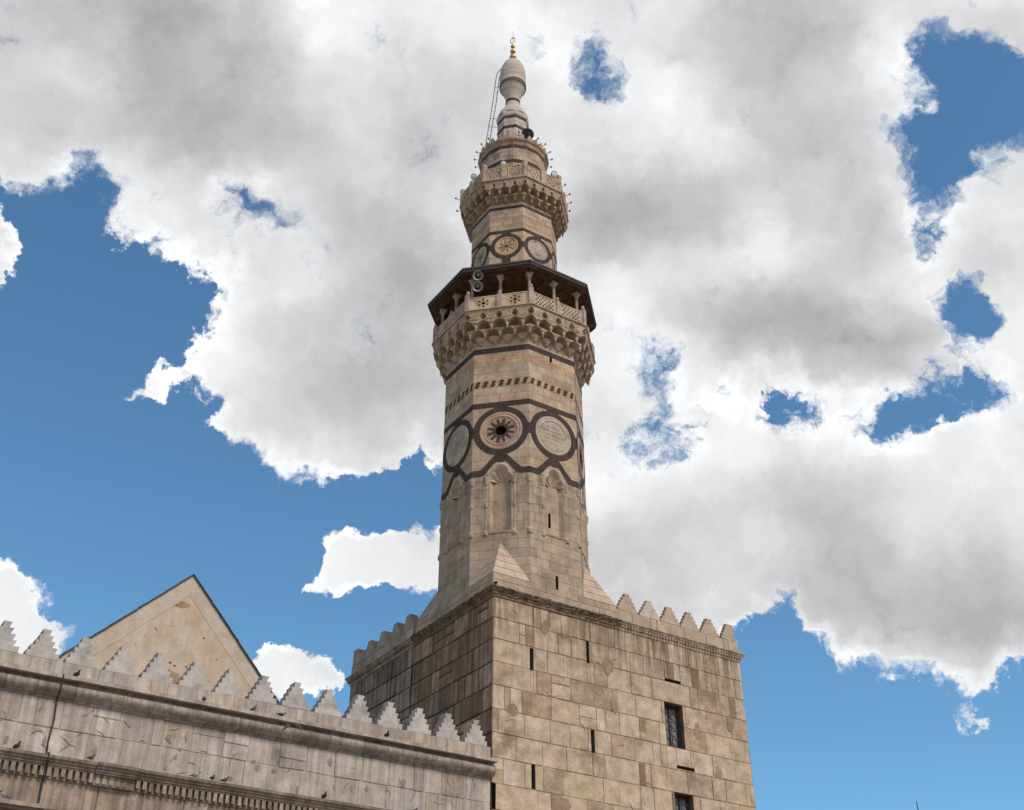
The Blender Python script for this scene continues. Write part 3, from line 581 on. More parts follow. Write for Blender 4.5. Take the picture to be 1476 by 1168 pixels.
def merlon(parent, fr, s, z0, h, w, wt, steps, th, col, mat, d=0., name='merlon', halfl=False, halfr=False):
    h *= rnd.uniform(.965, 1.02); d += rnd.uniform(-.012, .008)
    pts = []; L, Rr = [], []
    for i in range(steps):
        ww = w/2-(w/2-wt/2)*i/(steps-1)+rnd.uniform(-.012, .012); za = z0+h*i/steps; zb = z0+h*(i+1)/steps
        uc = (rnd.uniform(.03, .08) if w < 1.08 and not (halfl or halfr) else rnd.uniform(0, .015)) if i else 0.; L += [(-ww+uc*.4, za), (-ww, zb)]; Rr += [(ww-uc, za), (ww, zb)]
    if halfl: L = [(-w/2*.55, z0), (-w/2*.55, z0+h)]
    if halfr: Rr = [(w/2*.55, z0), (w/2*.55, z0+h)]
    J = lambda: rnd.uniform(-.014, .014)
    loop = [(s+p[0]+J()*.6, p[1]) for p in Rr]+[(s+p[0]+J()*.6, p[1]) for p in L[::-1]]
    if not (halfl or halfr):
        tl = rnd.uniform(-.022, .022); loop = [(p[0]+(p[1]-z0)*tl, p[1]) for p in loop]
    mb = MB(); mb.plate(fr, [loop], d-th, d, col, back=True)
    o = mb.build(name, mat, parent)
    bv = o.modifiers.new('edge', 'BEVEL'); bv.width = .005; bv.segments = 1; bv.limit_method = 'ANGLE'
    return o
for i, s in enumerate([7.26, 8.56, 9.80, 11.02, 12.24]):
    k = rnd.uniform(.93, 1.05); c = (.47*k, .42*k, .37*k) if i == 1 else (.38*k, .31*k, .24*k)
    merlon(tower, fRp, s, 22.742, .84, 1.14, .32, 5, .20, c, M_MER, -.01)
merlon(tower, fRp, 13.50, 22.742, .82, 1.04, .32, 5, .20, (.36, .295, .23), M_MER, -.01, halfr=True)
for i, s in enumerate([7.50, 8.80, 10.10, 11.45]):
    k = rnd.uniform(.93, 1.05); merlon(tower, fLp, -s, 22.742, .80, 1.16, .34, 5, .42, (.36*k, .30*k, .235*k), M_MER, -.01)
merlon(tower, fLp, -12.88, 22.742, .80, 1.1, .34, 6, .42, (.36, .30, .24), M_MER, -.01, halfl=True)
# windows with iron grilles
for n, (a, b, c, d) in enumerate((W1, W2)):
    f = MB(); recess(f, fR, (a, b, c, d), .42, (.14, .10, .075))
    wf = f.build('window', M_TOW, tower)
    f = MB()
    f.fbox(fR, a+.02, a+.10, c+.02, d-.02, -.40, -.33, (.05, .03, .02)); f.fbox(fR, b-.10, b-.02, c+.02, d-.02, -.40, -.33, (.05, .03, .02))
    f.fbox(fR, a+.11, b-.11, d-.14, d-.02, -.40, -.33, (.07, .03, .02)); f.fbox(fR, a+.11, b-.11, c+.02, c+.08, -.40, -.33, (.05, .03, .02))
    f.fbox(fR, a+(b-a)*.5-.03, a+(b-a)*.5+.03, c+.09, d-.15, -.40, -.34, (.04, .025, .02))
    f.build('frame', M_WOOD, wf)
    f = MB(); f.poly([fR(a+.05, c+.03, -.38), fR(b-.05, c+.03, -.38), fR(b-.05, d-.03, -.38), fR(a+.05, d-.03, -.38)], (.5, .5, .5)); f.build('glass', M_GLASS, wf)
    f = MB(); e = .22; r = .019
    for q in (a+.03, (a+b)/2, b-.03): f.tube([fR(q, c+.01, -e), fR(q, d-.01, -e)], r, 5, (.05, .05, .05))
    nz = 5
    for j in range(nz+1):
        z = c+.02+(d-c-.04)*j/nz; f.tube([fR(a+.01, z, -e), fR(b-.01, z, -e)], r, 5, (.05, .05, .05))
    for j in range(nz):
        z0 = c+.02+(d-c-.04)*j/nz; z1 = c+.02+(d-c-.04)*(j+1)/nz; zm = (z0+z1)/2
        for (qa, qb) in ((a+.03, (a+b)/2), ((a+b)/2, b-.03)):
            qm = (qa+qb)/2
            f.tube([fR(qm, z0, -e), fR(qb, zm, -e), fR(qm, z1, -e), fR(qa, zm, -e), fR(qm, z0, -e)], r*.9, 5, (.05, .05, .05))
    f.build('grille', M_IRON, wf)

# ------------------------------------------------------------------ minaret
MIN = thing('minaret', (C0, C0, 22.2), 'slender octagonal stone minaret with black inlay, two balconies and pale bulb top', 'minaret')
BASZ = (.047, .035, .031); PALE = (.43, .36, .29); BEI = (.40, .32, .245)

# base course with the four corner pyramids
mb = MB(); b0, b1 = C0-A1, C0+A1
for (o, t, n) in (((b0, b0), (1, 0), (0, -1)), ((b0, b1), (0, -1), (-1, 0)), ((b1, b1), (-1, 0), (0, 1)), ((b1, b0), (0, 1), (1, 0))):
    masonry(mb, frame((o[0], o[1], 0), (*t, 0), (*n, 0)), 0, 2*A1, [22.19, 22.48, 22.78], (.8, 1.5), PAL_S, gap=.012, bev=.006, jit=.004, mortar=(.27, .215, .165))
mb.poly([(b0, b0, 22.775), (b1, b0, 22.775), (b1, b1, 22.775), (b0, b1, 22.775)], BEI)
mb.build('base_course', M_SHAFT, MIN)
for sx in (-1, 1):
    for sy in (-1, 1):
        mb = MB(); cor = Vector((C0+sx*A1, C0+sy*A1, 22.79)); apx = Vector((C0+sx*(A1-.012)/2**.5, C0+sy*(A1-.012)/2**.5, 24.88))
        pA = Vector((C0+sx*H1, C0+sy*A1, 22.79)); pB = Vector((C0+sx*A1, C0+sy*H1, 22.79))
        for foot in (pA, pB):       # courses of slabs on each slope
            n = 5
            nrm = (foot-cor).cross(apx-cor).normalized()
            if nrm.z < 0: nrm = -nrm
            mb.poly([cor-nrm*.03, foot-nrm*.03, apx-nrm*.03], (.22, .17, .13))
            for i in range(n):
                f0, f1 = i/n, (i+1)/n-.012
                L0, L1 = cor.lerp(apx, f0), cor.lerp(apx, f1); R0, R1_ = foot.lerp(apx, f0), foot.lerp(apx, f1)
                cuts = [0, 1] if i > 2 else ([0, .38, 1] if i % 2 else [0, .62, 1])
                for a, b in zip(cuts, cuts[1:]):
                    a2 = a+(.008 if a else 0); c = pick([(4, (.43, .355, .28), 0, .06), (2, (.40, .32, .24), 0, .05), (1, (.42, .31, .23), .1, .05)])
                    mb.poly([L0.lerp(R0, a2), L0.lerp(R0, b), L1.lerp(R1_, b), L1.lerp(R1_, a2)], c)
        mb.build('corner_pyramid', M_SHAFT, MIN)

# niche outline half width
ZB, ZS, ZA = 25.40, 28.02, 28.80
def nw(z):
    if z <= ZB or z >= ZA: return 0.
    if z <= ZS: return .51
    t = (z-ZS)/(ZA-ZS)
    if t < .42: return .51*math.sqrt(max(0, 1-(t/.60)**2.2))
    u = (t-.42)/.58; return .335*(max(0, 1-u**2.1))**.62
def blocks_face(mb, fr, hw, zs, wr, pal, niche=None, holes=(), gap=.014, stag=0, mortar=(.27, .215, .165)):
    """flush coursed blocks on one octagon face, cut to the niche outline"""
    for (a, b, c, d) in rect_sub((-hw, hw, zs[0], zs[-1]), list(holes)+([(-.52, .52, ZB, ZA)] if niche else [])):
        mb.poly([fr(a, c, -.012), fr(b, c, -.012), fr(b, d, -.012), fr(a, d, -.012)], mortar)
    for i in range(len(zs)-1):
        s = -hw; first = True
        while s < hw-1e-6:
            w = rnd.uniform(*wr)
            if first and i % 2: w *= .55
            first = False
            e = s+w
            if hw-e < wr[0]*.5: e = hw
            col = pick(pal); g = gap/2
            for (a, b, c, d) in rect_sub((s, e, zs[i], zs[i+1]), holes):
                a_ = a+(g if a > -hw+1e-4 else 0); b_ = b-(g if b < hw-1e-4 else 0); c_, d_ = c+g, d-g
                if b_-a_ < .02 or d_-c_ < .02: continue
                if not niche or d_ <= ZB or c_ >= ZA or (a_ > .52 or b_ < -.52):
                    mb.poly([fr(a_, c_, 0), fr(b_, c_, 0), fr(b_, d_, 0), fr(a_, d_, 0)], col); continue
                cz = sorted(set([c_, d_]+[q for q in (ZB, ZS, ZA) if c_ < q < d_]+([c_+(d_-c_)*k/10 for k in range(1, 10)] if d_ > ZS else [])))
                for z0, z1 in zip(cz, cz[1:]):
                    w0, w1 = nw(z0+1e-5), nw(z1-1e-5)
                    if max(w0, w1) <= 0: mb.poly([fr(a_, z0, 0), fr(b_, z0, 0), fr(b_, z1, 0), fr(a_, z1, 0)], col); continue
                    for sg in (-1, 1):   # left part: a_..-w ; right part: w..b_
                        lo0, hi0 = (a_, min(b_, -w0)) if sg < 0 else (max(a_, w0), b_)
                        lo1, hi1 = (a_, min(b_, -w1)) if sg < 0 else (max(a_, w1), b_)
                        if hi0-lo0 <= 0 and hi1-lo1 <= 0: continue
                        hi0, hi1 = max(hi0, lo0), max(hi1, lo1)
                        mb.poly([fr(lo0, z0, 0), fr(hi0, z0, 0), fr(hi1, z1, 0), fr(lo1, z1, 0)], col)
            s = e

def circle(cx, cz, r, n=48, ph=0.): return [(cx+r*math.cos(2*math.pi*k/n+ph), cz+r*math.sin(2*math.pi*k/n+ph)) for k in range(n)]
def annulus(mb, fr, cx, cz, r0, r1, d, n, colf, tilt0=0., tilt1=0., gapa=0.):
    for k in range(n):
        a0, a1 = 2*math.pi*k/n, 2*math.pi*(k+1)/n; c = colf(k) if callable(colf) else colf
        P = lambda r, a, dd: fr(cx+r*math.cos(a), cz+r*math.sin(a), dd)
        mb.poly([P(r0, a0, d+tilt0), P(r1, a0, d+tilt1), P(r1, a1, d+tilt1), P(r0, a1, d+tilt0)], c)

LOWZ = [22.76, 23.2, 23.62, 24.05, 24.48, 24.95, 25.40, 25.84, 26.28, 26.72, 27.16, 27.6, 28.02, 28.34]
UPZ = [28.34, 28.75, 29.15, 29.6, 30.1, 30.6, 31.1, 31.6, 32.08]
TOPZ = [32.36, 32.82, 33.25]
TOP2 = [33.67, 34.1, 34.5]
mb = MB(); fan = MB()
for k in range(8):
    fr = octframe(C0, C0, A1, k)
    hol = [(-.04, .09, 22.62, 23.42)] if k == 6 else []
    blocks_face(mb, fr, H1, LOWZ[:7] if True else 0, (.55, 1.1), PAL_S, niche=True, holes=hol)
    blocks_face(mb, fr, H1, LOWZ[6:], (.35, .7), PAL_S, niche=True)
    blocks_face(mb, fr, H1, UPZ, (.4, .8), PAL_S2, niche=True, holes=[(-.27, .27, 30.45, 30.99)] if (k % 2 or k == 7) else [])
    blocks_face(mb, fr, H1, TOPZ, (.5, 1.0), PAL_S2); blocks_face(mb, fr, H1, TOP2, (.5, .9), PAL_S2)
    blocks_face(mb, fr, H1, [35.0, 35.31], (.5, 1.0), PAL_S2, holes=[(-.12, .02, 35.02, 35.29)] if k == 6 else ())
    blocks_face(mb, fr, H1, [35.61, 35.95], (.4, .8), PAL_S2)
    if hol: recess(mb, fr, hol[0], .5, (.08, .06, .045))
    if k == 6: recess(mb, fr, (-.12, .02, 35.02, 35.29), .4, (.08, .06, .045))
    # backing of the inlay zones
    for (za, zb) in ((32.08, 32.36), (33.25, 33.67), (34.5, 35.0), (35.31, 35.61)):
        mb.poly([fr(-H1, za, 0), fr(H1, za, 0), fr(H1, zb, 0), fr(-H1, zb, 0)], (.36, .29, .22))
mb.build('lower_shaft', M_SHAFT, MIN)

# niches: side walls, back wall, shell head, sloping sill, border moulding
for k in range(8):
    fr = octframe(C0, C0, A1, k); mb = MB(); DP = .26
    zs = [ZB+(ZS-ZB)*i/6 for i in range(7)]
    hol = [(-.20, -.07, 25.86, 26.62)] if k == 6 else []
    for sg in (-1, 1):
        for z0, z1 in zip(zs, zs[1:]): mb.poly([fr(sg*.51, z0, 0), fr(sg*.51, z1, 0), fr(sg*.40, z1, -DP), fr(sg*.40, z0, -DP)], BEI)
    for (a, b, c, d) in rect_sub((-.40, .40, ZB, ZS), hol): mb.poly([fr(a, c, -DP), fr(b, c, -DP), fr(b, d, -DP), fr(a, d, -DP)], (.36, .285, .22))
    if hol:
        f2 = lambda s, z, d: fr(s, z, d-DP); recess(mb, f2, hol[0], .4, (.05, .04, .03))
    mb.poly([fr(-.51, ZB, 0), fr(.51, ZB, 0), fr(.40, ZB+.10, -DP), fr(-.40, ZB+.10, -DP)], PALE)
    mb.fbox(fr, -.62, .62, ZB-.09, ZB-.005, -.01, .03, (.30, .24, .19))
    nu, nr_ = 40, 8; P = []
    for j in range(nr_+1):
        row = []
        for i in range(nu+1):
            a = math.pi*i/nu; q = j/nr_
            # outline point for this angle
            ca, sa = math.cos(a), math.sin(a); lo, hi = 0., 1.2
            for _ in range(22):
                m = (lo+hi)/2
                if abs(ca*m) < nw(min(ZS+sa*m+1e-4, ZA-1e-5)) and ZS+sa*m < ZA: lo = m
                else: hi = m
            dd = -DP*(1-q**2.2)
            fl = abs(math.sin(a*4.5)) if k % 2 else abs(math.sin(a*2.5))
            dd -= .07*(1-fl)*math.sin(math.pi*min(q*1.05, 1))
            row.append(fr(ca*lo*q, ZS+sa*lo*q, dd))
        P.append(row)
    for j in range(nr_):
        for i in range(nu): mb.poly([P[j][i], P[j+1][i], P[j+1][i+1], P[j][i+1]], (.38, .30, .225))
    # proud border moulding following the arch
    prof = []
    for i in range(41):
        z = ZS-.05+(ZA-ZS+.05)*math.sin(math.pi/2*i/40) if i < 40 else ZA
        prof.append((nw(min(z, ZA-1e-5)) if i < 40 else 0., z))
    outl = [(-p[0], p[1]) for p in prof]+[(p[0], p[1]) for p in prof[::-1][1:]]
    def off(pts, w):
        out = []
        for i, p in enumerate(pts):
            a = pts[max(i-1, 0)]; b = pts[min(i+1, len(pts)-1)]; t = (b[0]-a[0], b[1]-a[1]); l = math.hypot(*t) or 1
            out.append((p[0]-t[1]/l*w, p[1]+t[0]/l*w))
        return out
    o1, o2, o3 = off(outl, .0), off(outl, .07), off(outl, .14)
    for i in range(len(outl)-1):
        mb.poly([fr(*o1[i], .0), fr(*o1[i+1], .0), fr(*o2[i+1], .045), fr(*o2[i], .045)], PALE)
        mb.poly([fr(*o2[i], .045), fr(*o2[i+1], .045), fr(*o3[i+1], .03), fr(*o3[i], .03)], PALE)
        mb.poly([fr(*o3[i], .03), fr(*o3[i+1], .03), fr(*o3[i+1], .0), fr(*o3[i], .0)], PALE)
    nic = mb.build('niche', M_CARVE, MIN)
    for sg in (-1, 1):      # engaged colonnettes beside the niche
        mb = MB(); p = fr(sg*.66, 0, -.035)
        pr = [(.11, 25.22), (.12, 25.34), (.085, 25.42), (.06, 25.50), (.06, 26.6), (.095, 26.66), (.095, 26.82), (.06, 26.88), (.06, 27.78), (.10, 27.84), (.12, 28.0), (.14, 28.12), (.14, 28.18)]
        mb.lathe((p[0], p[1], 0), pr, 10, (.37, .30, .23, .1)); mb.build('colonnette', M_CARVE, nic)
for k in range(8):          # colonnettes on the octagon's corners
    g = (k+.5)*45*D2R; mb = MB()
    pr = [(.13, 25.2), (.14, 25.36), (.10, 25.46), (.07, 25.52), (.07, 26.6), (.11, 26.66), (.11, 26.82), (.07, 26.88), (.07, 27.78), (.11, 27.84), (.13, 28.0), (.15, 28.12), (.15, 28.19)]
    mb.lathe((C0+(R1-.065)*math.cos(g), C0+(R1-.065)*math.sin(g), 0), pr, 10, (.37, .30, .23, .1)); mb.build('colonnette', M_CARVE, MIN)

def dk(k=0): q = rnd.uniform(.82, 1.2); return (BASZ[0]*q, BASZ[1]*q, BASZ[2]*q)
def band_row(mb, fr, hw, za, zb, d, n):
    g = .008
    for i in range(n):
        a = -hw+2*hw*i/n; b = -hw+2*hw*(i+1)/n
        mb.fbox(fr, a+(g if i else 0), b-(g if i < n-1 else 0), za, zb, 0, d, dk(), 'ftb')
# inlay ornaments of the lower shaft
for k in range(8):
    fr = octframe(C0, C0, A1, k); mb = MB()
    band_row(mb, fr, H1, 35.31, 35.61, .014, 5); mb.build('black_band', M_BASALT, MIN); mb = MB()
    band_row(mb, fr, H1, 32.08, 32.36, .014, 4)
    zc = 30.72
    n = 56
    for i in range(n):
        a0, a1 = 2*math.pi*i/n, 2*math.pi*(i+1)/n
        if i % 4 == 0: a0 += .008
        P = lambda r, a, d: fr(r*math.cos(a), zc+r*math.sin(a), d); c = dk()
        mb.poly([P(1.04, a0, .016), P(1.34, a0, .016), P(1.34, a1, .016), P(1.04, a1, .016)], c)
        mb.poly([P(1.34, a0, .016), P(1.34, a0, 0), P(1.34, a1, 0), P(1.34, a1, .016)], c)
    for sg in (-1, 1):      # links to the corners
        a, b = sorted((sg*1.25, sg*H1)); mb.fbox(fr, a, b, zc-.30, zc+.30, 0, .011, dk(), 'ftb')
    mb.plate(fr, [[(-.36, 32.085), (-.30, 31.95), (.30, 31.95), (.36, 32.085)]], 0, .010, dk())
    mb.plate(fr, [circle(0, 29.28, .30, 20)], 0, .019, dk())
    half = [(0, 29.05), (.20, 29.02), (.36, 28.90), (.50, 28.72), (.66, 28.50), (.78, 28.36), (.95, 28.30), (H1, 28.30), (H1, 28.62), (1.00, 28.62), (.90, 28.70), (.70, 28.92), (.55, 29.10), (.32, 29.36), (0, 29.42)]
    for sg in (-1, 1):
        pts = half if sg > 0 else [(-p[0], p[1]) for p in half][::-1]
        mb.plate(fr, [pts], 0, .013, dk())
    mb.build('black_inlay', M_BASALT, MIN)
    # chequer row of stepped black figures on an ochre strip
    mb = MB(); mb.fbox(fr, -H1, H1, 33.27, 33.65, 0, .006, (.42, .30, .17), 'ftb'); nm = 7; w = 2*H1/nm
    for i in range(nm):
        c = -H1+w*(i+.5); cc = (.42, .23, .15) if i % 2 else (.48, .32, .15)
        mb.fbox(fr, c-w/2+.01, c+w/2-.01, 33.29, 33.63, .006, .009, cc, 'f')
        pts = [(-.14, 33.29), (.05, 33.29), (.05, 33.36), (.13, 33.40), (.05, 33.46), (.14, 33.52), (.14, 33.63), (-.05, 33.63), (-.05, 33.56), (-.13, 33.52), (-.05, 33.46), (-.14, 33.40)]
        mb.plate(fr, [[(c+p[0], p[1]) for p in pts]], .006, .014, dk())
    mb.build('chequer_band', M_CARVE, MIN)
    mb = MB(); nm = 9; w = 2*H1/nm
    for i in range(nm):
        c = -H1+w*(i+.5); cc = rnd.choice([(.45, .30, .155), (.41, .235, .165), (.43, .275, .145), (.37, .215, .155)])
        pts = [(-w*.48, 34.98), (-w*.48, 34.86), (-w*.12, 34.80), (-w*.30, 34.70), (0, 34.53), (w*.30, 34.70), (w*.12, 34.80), (w*.48, 34.86), (w*.48, 34.98)]
        mb.plate(fr, [[(c+p[0], p[1]) for p in pts]], 0, .010, cc)
    mb.build('zigzag_band', M_CARVE, MIN)
    # medallion
    mb = MB(); rose = (k % 2 == 1) or k == 7
    pk = (.40, .29, .22) if rose else (.40, .34, .27)
    prof = [(1.05, .006), (1.02, .03), (.95, .035), (.90, .012), (.86, .012), (.83, .034), (.79, .034), (.76, -.0)]
    for (ra, da), (rb, db) in zip(prof, prof[1:]): annulus(mb, fr, 0, zc, rb, ra, 0, 48, lambda q: pk, db, da)
    rb = .05 if not rose else .27
    inner = (.345, .235, .175) if rose else (.37, .32, .26)
    annulus(mb, fr, 0, zc, rb, .77, .004, 48, (lambda q: (.38, .27, .20) if (q//4) % 2 else (.32, .20, .155)) if rose else inner)
    if rose:
        annulus(mb, fr, 0, zc, .27, .27001, 0, 48, BASZ)
        for i in range(24):
            a0, a1 = 2*math.pi*i/24, 2*math.pi*(i+1)/24; P = lambda r, a, d: fr(r*math.cos(a), zc+r*math.sin(a), d)
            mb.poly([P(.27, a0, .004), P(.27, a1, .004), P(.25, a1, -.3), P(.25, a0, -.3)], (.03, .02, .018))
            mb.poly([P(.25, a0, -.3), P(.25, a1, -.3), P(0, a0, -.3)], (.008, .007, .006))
    else: mb.plate(fr, [circle(0, zc, .06, 16)], -.0, .004, inner)
    if rose:
        md = mb.build('medallion', M_CARVE, MIN); mb = MB(); ns = 12
        for i in range(ns):
            a = 2*math.pi*(i+.5)/ns; ca, sa = math.cos(a), math.sin(a)
            sp = [(.27, -.05), (.34, -.035), (.38, -.075), (.45, -.02), (.50, -.06), (.56, -.018), (.60, -.05), (.65, -.012), (.72, 0), (.65, .012), (.60, .05), (.56, .018), (.50, .06), (.45, .02), (.38, .075), (.34, .035), (.27, .05)]
            mb.plate(fr, [[(r*ca-1.6*w*sa, zc+r*sa+1.6*w*ca) for r, w in sp]], .004, .014, BASZ)
        mb.build('spoke_inlay', M_BASALT, md)
    else:
        # worn carved lines of an inscription, unreadable at this distance
        for r in range(5):
            z = zc-.44+r*.22; hw_ = math.sqrt(.62**2-(z-zc)**2)
            x = -hw_
            while x < hw_-.05:
                q = rnd.uniform(.03, .12); mb.fbox(fr, x, x+q, z-.02+rnd.uniform(-.03, .03), z+.015+rnd.uniform(-.02, .05), .003, .014, (.30, .25, .20)); x += q+rnd.uniform(.02, .06)
        mb.build('medallion', M_CARVE, MIN)

# ------------------------------------------------------------------ stalactite (muqarnas) cornices
def grid_ring(mb, tiers, n, ns, colf):
    T = 8*n*ns
    prev = None
    for (z0, z1, fn, nrow) in tiers:
        for j in range(nrow+1):
            y = j/nrow; z = z0+(z1-z0)*y; row = []
            for t in range(T+1):
                tt = (t % T)/(n*ns); k = int(tt); u = tt-k
                a = fn(u*n, y)+rnd.uniform(-.012, .012)*(1 if t < T else 0); g = (k)*45*D2R
                nx, ny = math.cos(g), math.sin(g); s = (u-.5)*2*a*math.tan(math.pi/8)
                row.append((C0+nx*a-ny*s, C0+ny*a+nx*s, z+rnd.uniform(-.006, .006)))
            if prev is not None:
                for t in range(T): mb.poly([prev[t], prev[t+1], row[t+1], row[t]], colf(z, t))
            row[T] = row[0]
            if prev is not None: pass
            prev = row
def cell(cu, offs):
    q = (cu+offs) % 1.0; return abs(q*2-1)      # 0 at centre, 1 at boundary
def niche_tier(a0, a1, offs, sharp=1.5, depth=.05, lip=.94):
    def f(cu, y):
        x = cell(cu, offs); arch = max(0., 1-x**sharp)
        if y < arch*lip and x < .93:
            q = y/(arch*lip)
            return a0-depth*math.sin(math.pi*min(q*.9+.1, .85))*(1-x*x)+(a1-a0)*.30*q**4
        k = min(1., .10+1.5*y) if x > .5 else 1.
        return a0+(a1-a0)*k
    return f
def fan_tier(a0, a1, offs):
    def f(cu, y):
        x = cell(cu, offs); e = y*.95          # pointed corbel widening upwards
        if x > e+.02: return a0
        fl = .012*math.cos(x/max(e, .05)*math.pi*3)
        return a0+(a1-a0)*(.25+.75*y)*(1-.45*(x/max(e, .05))**2)+fl
    return f
def drop_tier(a1, offs, top=.62, wd=.34):
    def f(cu, y):
        x = cell(cu, offs)
        if y < top:
            w = wd*math.sin(math.pi*min(1, (y/top)*.9+.05))**.9*(1-.35*y/top)
            if x < w: return a1-.30*(1-x/w)**.4-.04
        return a1
    return f
def carve_col(z, t):
    k = .9+.2*((math.sin(t*12.9898)*43758.5) % 1); return (.37*k, .295*k, .215*k, .15)
mb = MB()
grid_ring(mb, [(35.78, 36.18, fan_tier(A1+.005, A1+.26, 0), 8), (36.18, 36.52, niche_tier(A1+.16, A1+.46, 0, 1.9, .24, .86), 12),
               (36.52, 36.98, niche_tier(A1+.34, 4.0, .5, 1.5, .38, .90), 14), (36.98, 37.52, drop_tier(4.02, .5, .72, .42), 16)], 4, 14, carve_col)
def pendants(mb, a, z, r, h, n, offs):
    for k in range(8):
        fr = octframe(C0, C0, a, k); hw = a*math.tan(math.pi/8)
        for i in range(n+1):
            u = (i+offs)/n
            if u > 1 or (u == 0): continue
            p = fr(-hw+2*hw*u, 0, 0); q = rnd.uniform(.9, 1.1)
            mb.lathe((p[0], p[1], z), [(.012, -h), (r*.55, -h*.8), (r*.5, -h*.55), (r, -h*.25), (r*1.1, .04), (r*.9, .12)], 8, (.40*q, .325*q, .245*q))
pendants(mb, 3.86, 36.62, .085, .26, 4, .5); pendants(mb, A1+.36, 36.24, .07, .20, 4, 0)
ZF1 = 37.52
mb.lathe((C0, C0, 0), [(4.02/math.cos(math.pi/8), ZF1), (4.10/math.cos(math.pi/8), ZF1+.015), (4.10/math.cos(math.pi/8), ZF1+.08), (2.2, ZF1+.082)], 8, (.38, .31, .24), 22.5*D2R, cap=False)
mb.build('stalactite_cornice', M_CARVE, MIN)
A2T = 2.92
mb = MB()
grid_ring(mb, [(46.28, 46.62, niche_tier(A2+.06, A2+.36, 0, 2.6, .12, .86), 12), (46.62, 47.02, niche_tier(A2+.24, A2T-.02, .5, 2.2, .28, .88), 14), (47.02, 47.46, drop_tier(A2T-.02, .5, .55, .30), 16)], 4, 14, carve_col)
pendants(mb, A2T-.14, 46.70, .06, .18, 4, .5); pendants(mb, A2+.22, 46.34, .05, .14, 4, 0)
mb.lathe((C0, C0, 0), [((A2T-.02)/math.cos(math.pi/8), 47.46), (2.98/math.cos(math.pi/8), 47.48), (2.98/math.cos(math.pi/8), 47.58), (1.5, 47.582)], 8, (.38, .30, .225), 22.5*D2R, cap=False)
mb.build('stalactite_cornice', M_CARVE, MIN)

# ------------------------------------------------------------------ parapets
def screen_panel(fr, s0, s1, z0, z1, th, kind, col, parent, d=0.):
    g = lambda s, z, dd: fr(s, z, dd+d); w, h = s1-s0, z1-z0; mb = MB(); holes = []
    m = .09
    if kind == 'lattice':
        nx = 6; ny = 5; px_, pz = (w-2*m)/nx, (h-2*m)/ny
        for j in range(ny):
            for i in range(nx-(j % 2)):
                cx = s0+m+px_*(i+.5+(.5 if j % 2 else 0)); cz = z0+m+pz*(j+.5); r = min(px_, pz)*.47
                holes.append([(cx+r*math.cos(a*math.pi/3+math.pi/6), cz+r*math.sin(a*math.pi/3+math.pi/6)) for a in range(6)])
    elif kind == 'rosette':
        cx, cz = (s0+s1)/2, (z0+z1)/2; q = h*.27
        holes.append(circle(cx, cz, h*.135, 8))
        for a in range(6):
            an = a*math.pi/3+math.pi/2; x, z = cx+q*math.cos(an)*1.05, cz+q*math.sin(an)
            holes.append([(x+h*.095*math.cos(b*2*math.pi/5+an), z+h*.095*math.sin(b*2*math.pi/5+an)) for b in range(5)])
    mb.plate(g, [[(s0, z0), (s1, z0), (s1, z1), (s0, z1)]]+holes, -th, 0, col, back=True)
    # raised frame
    for (a, b, c, e) in ((s0, s1, z1-.05, z1), (s0, s1, z0, z0+.05), (s0, s0+.05, z0+.05, z1-.05), (s1-.05, s1, z0+.05, z1-.05)): mb.fbox(g, a, b, c, e, 0, .02, col)
    if kind == 'rosette':
        cx, cz = (s0+s1)/2, (z0+z1)/2
        for a in range(12):
            an = a*math.pi/6; r0, r1 = h*.15, h*.40
            x0, z0_, x1, z1_ = cx+r0*math.cos(an), cz+r0*math.sin(an), cx+r1*1.25*math.cos(an+.4), cz+r1*math.sin(an+.4)
            t = Vector((x1-x0, z1_-z0_)).normalized()*.010
            mb.poly([g(x0-t.y, z0_+t.x, .005), g(x0+t.y, z0_-t.x, .005), g(x1+t.y, z1_-t.x, .005), g(x1-t.y, z1_+t.x, .005)], tuple(c*.55 for c in col))
    if kind == 'relief':
        cx, cz = (s0+s1)/2, (z0+z1)/2; W_ = min(w, h)*.40
        for a in range(8):
            an = a*math.pi/4; holes2 = [(cx+W_*.78*math.cos(an)+W_*.2*math.cos(b*math.pi/2+an), cz+W_*.78*math.sin(an)+W_*.2*math.sin(b*math.pi/2+an)) for b in range(4)]
            mb.plate(g, [holes2], 0, .006, (.08, .055, .04))
            an += math.pi/8
            mb.plate(g, [circle(cx+W_*1.12*math.cos(an), cz+W_*1.12*math.sin(an), W_*.12, 4, an)], 0, .006, (.08, .055, .04))
        annulus(mb, g, cx, cz, W_*.22, W_*.42, .006, 12, lambda q: (.08, .055, .04) if q % 2 else col)
    return mb.build('parapet_panel', M_CARVE, parent)

